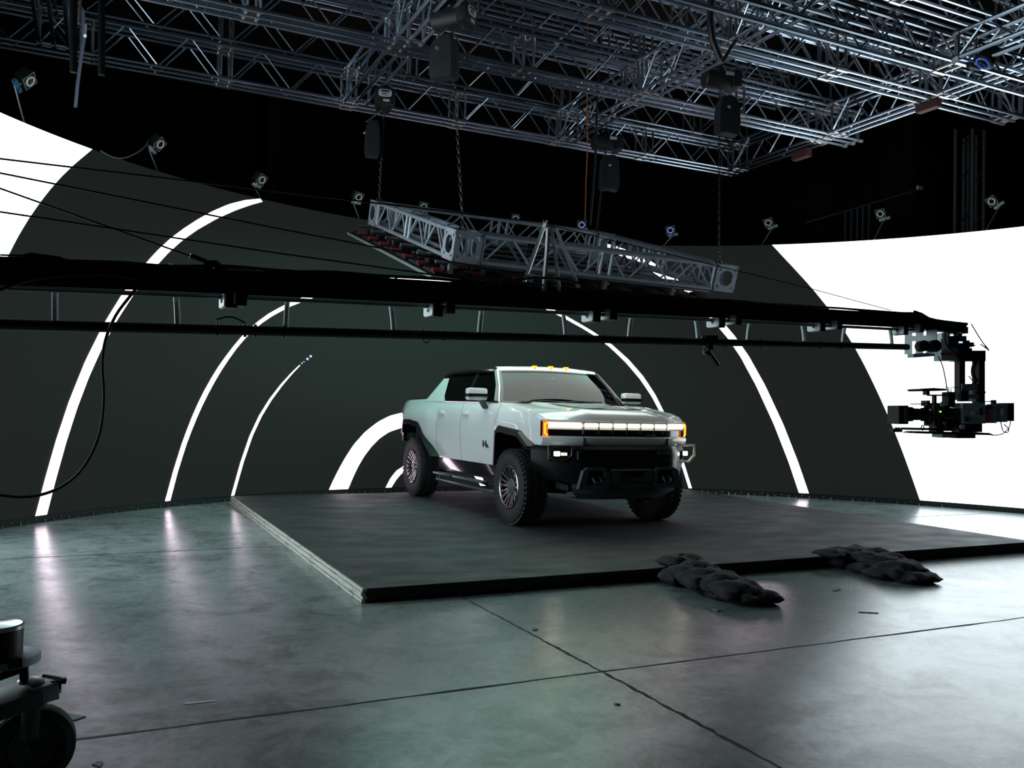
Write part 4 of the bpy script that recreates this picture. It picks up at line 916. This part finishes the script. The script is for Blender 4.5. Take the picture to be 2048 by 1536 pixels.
#@@ DOLLY (lower left foreground)
DD = 3.22; k = DD/FPX
dl = thing('crane_dolly', 'dark camera crane base with rubber wheel at the lower left edge', 'dolly', V((*atd(20,1580,DD).xy, FL)))
def dlathe(px, py, prof, name, m, parent=dl, d=DD): return MB().lathe([(h, r*d/FPX) for h, r in prof], atd(px,py,d), (0,0,1), 36).build(name, m, parent, world=True)
def dbar(a, b, w, h, name, m, parent=dl, bev=.004): return MB().bar(atd(*a), atd(*b), w, h, bev=bev).build(name, m, parent, world=True)
post = dlathe(-4,1276, [(-.07,45),(.030,45),(.036,44)], 'post_drum', CRBLK)
dlathe(-4,1276, [(.036,46),(.048,46),(.052,42),(.048,37),(.046,10)], 'drum_cap', SATIN, post)
dlathe(4,1318, [(-.012,69),(.014,69),(.016,66)], 'turntable', GREY)
dbar((-60,1338,3.1),(48,1322,3.16), .05, .035, 'turntable_bracket', CRBLK)
dbar((47,1318,3.2),(49,1366,3.2), .035, .03, 'post_fork', CRBLK)
dbar((-70,1378,3.08),(42,1338,3.2), .012, .03, 'cross_brace', STEEL)
dbar((-90,1440,2.98),(62,1387,3.20), .17, .056, 'leg_beam', CRBLK)
dbar((56,1386,3.19),(104,1372,3.25), .15, .062, 'leg_end', GREY)
dlathe(62,1363, [(0,24),(.006,24),(.010,19),(.010,3)], 'end_cap', SATIN, d=3.2)
dbar((84,1350,3.20),(128,1359,3.22), .02, .012, 'latch_rod', SATIN)
dbar((100,1368,3.22),(122,1366,3.24), .05, .035, 'latch', CRBLK)
dbar((122,1361,3.21),(132,1361,3.22), .03, .02, 'latch_knob', CRBLK)
dbar((104,1382,3.22),(116,1378,3.24), .05, .02, 'latch_lug', GREY)
dbar((64,1400,3.18),(58,1478,3.18), .05, .04, 'wheel_fork', CRBLK)
dbar((84,1398,3.25),(84,1412,3.25), .05, .016, 'fork_lug', GREY)
RW = .150
wa = (_r*.45 - fw2*.89).normalized()
wc = V((*atd(64,1495,DD+.06).xy, FL+RW+.001))
w_ = MB().lathe([(-.055,.085),(-.058,.12),(-.045,.14),(-.02,RW),(.02,RW),(.045,.14),(.058,.12),(.055,.085)], wc, wa, 40, True).build('wheel', RUBBER, dl, world=True)
for s_ in (-1,1): MB().lathe([(h*s_,r) for h, r in ((.03,.086),(.045,.08),(.04,.03),(.05,.0))], wc, wa, 24).build('wheel_hub', STEEL, w_, world=True)
MB().torus(wc+wa*.052, wa, .112, .004, 32, 6).build('wheel_bead', mat('tan_band', (.12,.09,.06), .6), w_, world=True)
MB().torus(wc+wa*.040, wa, .146, .003, 32, 6).build('wheel_bead', mat('tan_band', (.12,.09,.06), .6), w_, world=True)

#@@ SANDBAGS
def sandbag(i, loc, sx, sy, sz, rz, tilt, label, group):
    r = random.Random(i); m = MB(); n = 18; rows = []
    ph = [r.uniform(0,6.28) for _ in range(6)]
    for a in range(n+1):
        u = -1+2*a/n; row = []
        for b in range(2*n):
            t = 2*math.pi*b/(2*n); v = math.copysign(abs(math.cos(t))**.7, math.cos(t)); w = math.sin(t)
            e = max(0, 1-abs(u)**5)**.5; ee = max(.05, e)
            pin = 1-.10*math.cos(2.2*u)
            z = w*sz*.5*ee*(1-.35*v*v)*(1+.12*math.sin(5*v+ph[0])*u)+.06*sz*math.sin(5*u+3*v+ph[1])*ee+.035*sz*math.sin(11*v-6*u+ph[4])*ee
            if w < 0: z *= .75
            row.append(V((u*sx*.5*(1+.03*math.sin(4*v+ph[2])), v*sy*.5*(.80+.2*pin)*(.88+.12*ee)+.008*math.sin(9*u+ph[3]), z+sz*.36)))
        row.append(row[0]); rows.append(row)
    m.grid(rows); bmesh.ops.remove_doubles(m.b, verts=m.b.verts, dist=.0005)
    t = thing('sandbag', label, 'sandbag', loc, group, rot=(tilt[0],tilt[1],rz))
    m.build('bag_shell', FABRIC, t, ang=70)
    h = MB(); h.tube([V((-.06,0,sz*.70)),V((-.03,.0,sz*.74+.012)),V((.03,.0,sz*.74+.012)),V((.06,0,sz*.70))], .007, 6); h.build('handle_strap', FABRIC, t)
    for s in (-1,1): MB().box((s*sx*.492,0,sz*.36),(.022,sy*.60,.010),bev=.003).build('seam_flap', FABRIC, t)
    return t
def pile(L, group):
    for i, (px, py, z, sx, sy, sz, rz, tx, ty, lab) in enumerate(L):
        p = at(px, py, 2, z); sz *= 1.3; sx *= .92; sandbag(int(px+py)*7+i, p, sx, sy, sz, math.radians(rz), (math.radians(tx), math.radians(ty)), lab, group)
G1, G2 = 'sandbags in the middle pile', 'sandbags in the right pile'
pile([(1363,1134,.004,.46,.30,.10,8,0,2,'black sandbag lying on the platform edge, topmost of the middle pile'),
      (1390,1155,-.03,.46,.30,.11,4,14,-4,'black sandbag draped over the platform edge, second from top in the middle pile'),
      (1362,1168,FL+.0,.40,.26,.12,2,2,0,'black sandbag tucked on the floor against the platform front, leftmost of the middle pile'),
      (1408,1172,FL+.055,.46,.30,.12,2,12,-4,'black sandbag third from top in the middle pile'),
      (1443,1180,FL+.05,.44,.30,.11,8,14,-6,'black sandbag fourth from top in the middle pile, with a folded end'),
      (1424,1186,FL+.0,.38,.26,.11,4,0,0,'black sandbag at floor level in the middle of the near pile'),
      (1474,1192,FL+.045,.42,.30,.10,-4,12,-4,'wrinkled black sandbag just behind the lowest bag of the middle pile'),
      (1455,1198,FL+.0,.36,.24,.09,0,0,0,'black sandbag under the wrinkled one in the middle pile'),
      (1508,1206,FL+.0,.42,.30,.095,-6,0,0,'nearest black sandbag of the middle pile, lying flat on the concrete')], G1)
pile([(1672,1113,.004,.44,.30,.075,10,0,0,'flat black sandbag lying on the platform edge, left end of the right pile'),
      (1706,1115,-.01,.44,.30,.09,4,8,-2,'black sandbag with a folded corner on the platform edge, second of the right pile'),
      (1690,1134,FL+.0,.40,.26,.12,0,0,0,'black sandbag on the floor against the platform, hidden base of the right pile'),
      (1748,1126,FL+.075,.46,.30,.11,4,12,-4,'black sandbag at the crest of the right pile'),
      (1738,1146,FL+.0,.40,.26,.10,0,0,0,'black sandbag at floor level beneath the crest of the right pile'),
      (1772,1136,FL+.06,.46,.30,.11,2,12,-4,'black sandbag halfway down the right pile'),
      (1802,1150,FL+.04,.48,.30,.11,0,12,-4,'black sandbag next to last on the right pile'),
      (1770,1156,FL+.0,.40,.26,.09,0,0,0,'black sandbag at floor level under the lower half of the right pile'),
      (1830,1164,FL+.0,.46,.30,.085,-4,0,0,'lowest black sandbag of the right pile, its pointed end on the bright floor')], G2)

#@@ TRACKING CAMERAS on top of the curved screen
def tcam(px, roll, blue, label, s=1.0, mount=None):
    p = cwp(px)
    d = (V((0,-1.0,.8))-p).normalized()          # they look down at the middle of the stage
    x = d.cross(V((0,0,1))).normalized(); z = x.cross(d)
    a = math.radians(roll); x, z = x*math.cos(a)+z*math.sin(a), -x*math.sin(a)+z*math.cos(a)
    R = Matrix((x, d, z)).transposed(); t = thing('tracking_camera', label, 'camera', p, 'motion tracking cameras along the screen top')
    def bx(c, sz, n, m, parent=t, bev=.006):
        b = MB().box((0,0,0), [q*s for q in sz], R=R, bev=bev*s); bmesh.ops.translate(b.b, vec=p+R@(V(c)*s), verts=b.b.verts); return b.build(n, m, parent, world=True)
    bd = bx((0,0,0),(.15,.13,.15),'camera_body',BLACKM)
    f = MB()
    q = [p+R@(V(c)*s) for c in ((-.078,.066,-.078),(.078,.066,-.078),(.078,.066,.078),(-.078,.066,.078))]
    for a_, b_ in zip(q, q[1:]+q[:1]): f.tube([a_,b_], .0035*s, 4)
    f.build('front_bezel', GREY, bd, world=True)
    MB().lathe([(.0,.058*s),(.012*s,.058*s),(.012*s,.044*s),(.0,.044*s)], p+R@(V((0,.066,0))*s), d, 28, True).build('lens_ring', RINGB if blue else RING, bd, world=True)
    MB().lathe([(0,.042*s),(.008*s,.038*s),(.010*s,.0)], p+R@(V((0,.064,0))*s), d, 20).build('lens', BLACKG, bd, world=True)
    bx((-.02,0,-.095),(.03,.03,.05),'ball_joint',PLATE); bx((.01,.0,-.13),(.11,.05,.05),'mount_clamp',mount or SATIN); bx((-.085,.0,-.115),(.07,.05,.05),'mount_knob',mount or GREY)
    th = math.degrees(math.atan2(p.x-LCX, p.y-LCY)); foot = cw(th-(.9 if roll <= 0 else -.6), 4.5, LR+.06)
    MB().tube([p+R@(V((0,0,-.15))*s), foot], .011, 8).build('support_arm', ALUD, t, world=True)
    return t
def cwp(px):
    d = ray(*px); o = CAM-V((LCX,LCY,0)); a = d.x*d.x+d.y*d.y; b = o.x*d.x+o.y*d.y; c = o.x*o.x+o.y*o.y-LR*LR
    return CAM + d*((-b+math.sqrt(b*b-a*c))/a)
tcam((50,156), 30, 0, 'leftmost tracking camera above the white left screen, with blue mount', 1.05, mat('blue_mount', (.06,.22,.45), .4))
tcam((314,284), 25, 0, 'tracking camera with a curling cable, second from left above the screen')
tcam((519,356), 15, 0, 'tracking camera right above the thick left ring of the screen')
tcam((714,391), 5, 0, 'dim tracking camera just left of the hanging ceiling screen')
tcam((845,410), 0, 0, 'dim tracking camera peeking over the left end of the ceiling screen', .9)
tcam((1030,434), 0, 0, 'dim tracking camera behind the ceiling screen, left of the crane mast', .9)
tcam((1163,447), -4, 1, 'tracking camera with a blue glowing ring, right of the crane mast')
tcam((1341,458), -8, 1, 'tracking camera with a bluish ring, beyond the right end of the ceiling screen')
tcam((1538,443), -14, 0, 'tracking camera at the left corner of the white right screen')
tcam((1763,425), -4, 0, 'tracking camera in the middle above the white right screen')
tcam((1987,400), -22, 0, 'rightmost tracking camera, tilted, above the white right screen')
# same kind of camera hung under the square frame
p = at(1973,118,1,-2.62); t = thing('tracking_camera', 'tracking camera with a blue ring hanging under the lattice truss at upper right', 'camera', p, 'motion tracking cameras along the screen top')
d = (V((0,-1,.5))-p).normalized()
MB().lathe([(-.13,.06),(-.12,.10),(.06,.115),(.07,.10)], p, d, 24).build('camera_body', BLACKM, t, world=True)
MB().torus(p+d*.072, d, .078, .011, 28, 8).build('lens_ring', emis('ring_deep_blue', (.05,.14,.8), .5), t, world=True)
MB().lathe([(0,.07),(.008,.0)], p+d*.068, d, 20).build('lens', BLACKG, t, world=True)
MB().tube([p+V((0,0,.09)), V((p.x-.02,p.y+.14,SZ+.02))], .03, 8).build('hanger', BLACKM, t, world=True)
MB().tube([V((p.x-.09,p.y+.16,SZ-.03)), V((p.x+.09,p.y+.16,SZ-.03))], .035, 8).build('hanger_clamp', BLACKM, t, world=True)
# loose cable hanging at the second tracking camera
tag(MB().tube([cwp((q.x,q.y)) for q in smooth_pts([(200,301),(225,314),(250,315),(275,304),(290,292),(297,280)])], .012, 6).build('camera_cable', ALUD), 'thin grey cable drooping beside the second tracking camera from the left', 'cable')

#@@ MISC
tag(MB().tube([at(x,y,1,2.2) for x,y in ((1175,-20),(1175,120),(1174,230),(1175,300),(1172,360),(1170,440))], .008, 6).build('orange_cord', ORANGE), 'thin orange cord hanging from the grid to the ceiling screen', 'cord')
tag(MB().tube([at(x,y,1,2.0) for x,y in ((1199,-20),(1197,140),(1193,250),(1190,330),(1184,400),(1180,450))], .018, 6).build('hanging_cable', CABLE), 'thick black cable hanging from the grid to the ceiling screen', 'cable')
tag(MB().tube([at(x,y,1,-1.2) for x,y in ((1425,-20),(1420,40),(1425,80),(1440,118))], .04, 8).build('cable_bundle', CABLE), 'black cable bundle dropping to the upper right chain hoist', 'cable')
tag(MB().tube([at(x,y,1,-.9) for x,y in ((1480,70),(1462,95),(1446,122))], .022, 8).build('steel_sling', CABLE), 'black sling slanting down to the upper right chain hoist', 'sling')
def strap(pts, w, depth, name, m, lab, cat):
    rows = [[atd(x-w*.5,y,depth), atd(x+w*.5,y,depth)] for x,y in pts]; return tag(MB().grid(rows, .02).build(name, m, smooth=False), lab, cat)
stp = strap([(166,20),(168,80),(163,110),(155,170),(151,215)], 7, 9.0, 'hanging_strap', mat('strap_blue', (.14,.15,.22), .6), 'faded blue strap hanging down at upper left', 'strap')
tag(MB().tube([atd(162,-20,9.2), atd(158,48,9.2)], .018, 8).build('hanging_pipe', mat('brown_pipe', (.10,.06,.04), .6)), 'short brown pipe hanging beside the blue strap', 'pipe')
MB().box2(atd(168,53,8.97), atd(173,69,8.9)).build('buckle', PLATE, stp, smooth=False)
for px, lab in ((147,'left'),(203,'right')):
    tag(MB().tube([atd(px,-20,8.8), atd(px,145 if px != 203 else 150,8.8)], .035, 10).build('drop_pipe', CRDK), f'dark vertical pipe hanging at upper left, {lab} of the blue strap', 'pipe', 'dark pipes at upper left')
# right background: drape, handrail, tower, small red boxes
a, b = atd(1590,330,19.5), atd(1838,330,18.2)
tag(MB().grid([[V((lerp(a.x,b.x,k/24)+.05*math.sin(k*1.9), lerp(a.y,b.y,k/24)+.05*math.cos(k*2.3), z)) for k in range(25)] for z in (FL+.02,3,6.5,8.9)], .02).build('black_curtain', mat('curtain_black', (.014,.018,.020), .9)), 'tall black curtain behind the right screen below the truss', 'curtain')
hr = thing('handrail', 'faint sloping metal handrail behind the white right screen', 'handrail', atd(1715,440,16.5))
GR = mat('rail_grey', (.10,.10,.13), .6); TGREY = mat('tower_grey', (.10,.10,.105), .6)
MB().tube([atd(1613,445,16.5), atd(1838,379,16.5)], .014, 6).build('top_rail', GR, hr, world=True)
for px in (1691,1703,1715,1726,1738): 
    y = lerp(445,379,(px-1613)/225); q_ = atd(px,y,16.5); MB().tube([q_, V((q_.x,q_.y,FL))], .014, 6).build('baluster', GR, hr, world=True)
MB().box2(atd(1837,371,16.45), atd(1842,381,16.55)).build('rail_end', PLATE, hr, world=True)
tw = thing('truss_tower', 'dim vertical truss tower behind the white right screen', 'tower', V((*atd(1940,400,15.6).xy, FL)))
for px, dd in ((1911,15.6),(1928,16.1),(1937,15.9),(1945,15.5),(1953,15.9),(1968,15.6)):
    p = atd(px,300,dd); MB().tube([V((p.x,p.y,FL)), V((p.x,p.y,6.6))], .03, 8).build('tower_post', TGREY, tw, world=True)
for z in (4.8,5.6,6.2):
    for a, b in ((1911,1937),(1945,1968)): MB().tube([V((*atd(a,300,15.6).xy,z)), V((*atd(b,300,15.9).xy,z+.35))], .014, 6).build('tower_brace', GR, tw, world=True)
for (x0,y0,x1,y1), lab in (((1842,199,1872,222),'rusty red box under the right cross truss, beside the third grid row'),((1590,299,1616,319),'rusty red box hanging low under the far end of the right cross truss')):
    c = at((x0+x1)/2,(y0+y1)/2,0,5.30); t = thing('red_fixture', lab, 'fixture', c, 'rusty red boxes under the right cross truss')
    MB().box((c.x,c.y,c.z),(.12,.36,.15),bev=.01).build('housing', REDB, t, world=True)
    for d in (-.1,.1): MB().tube([c+V((0,d,.04)), V((c.x,c.y+d,max(TZ-.02,c.z+.08)))], .014, 6).build('hanger', ALUD, t, world=True)
# floor litter
def scrap(poly, h, name, m, lab, cat): 
    q = [at(x,y,2,FL) for x,y in poly]; return tag(MB().prism([V((v.x,v.y,FL+.001)) for v in q], (0,0,h)).build(name, m, smooth=False), lab, cat)
scrap([(1717,1224),(1757,1226),(1757,1227.5),(1717,1225.5)], .003, 'wood_stick', mat('dark_wood', (.06,.045,.04), .7), 'thin dark wooden stick on the bright floor', 'stick')
scrap([(1662,1181),(1676,1177),(1682,1180),(1668,1184)], .004, 'cardboard_scrap', CARD, 'small flat cardboard scrap below the right sandbag pile', 'scrap')
scrap([(365,1408),(372,1405),(436,1400),(434,1403),(374,1409)], .001, 'tape_strip', TAPE, 'pale tape strip on the floor near the dolly', 'tape')
scrap([(120,1426),(172,1434),(148,1442),(130,1438)], .004, 'dark_triangle', CARD, 'flat dark triangle on the floor beside the dolly wheel', 'paper')  # thin dark triangle laid flat on the floor
scrap([(184,1530),(196,1524),(206,1526),(200,1536)], .004, 'debris_clump', CARD, 'small dark debris clump at the bottom edge', 'debris')
scrap([(1424,1218),(1431,1220),(1442,1222),(1434,1223)], .006, 'debris_sliver', CARD, 'sliver of debris lying on the floor joint', 'debris')
scrap([(1228,1408),(1240,1409),(1241,1411),(1232,1410)], .005, 'debris_crumb', CARD, 'dark crumb on the floor right of the crossing joints', 'debris')
scrap([(1064,1258),(1074,1257),(1076,1261),(1066,1262)], .004, 'debris_flake', CARD, 'dark flake on the floor by the yellow reflection', 'debris')
#@@END_REST
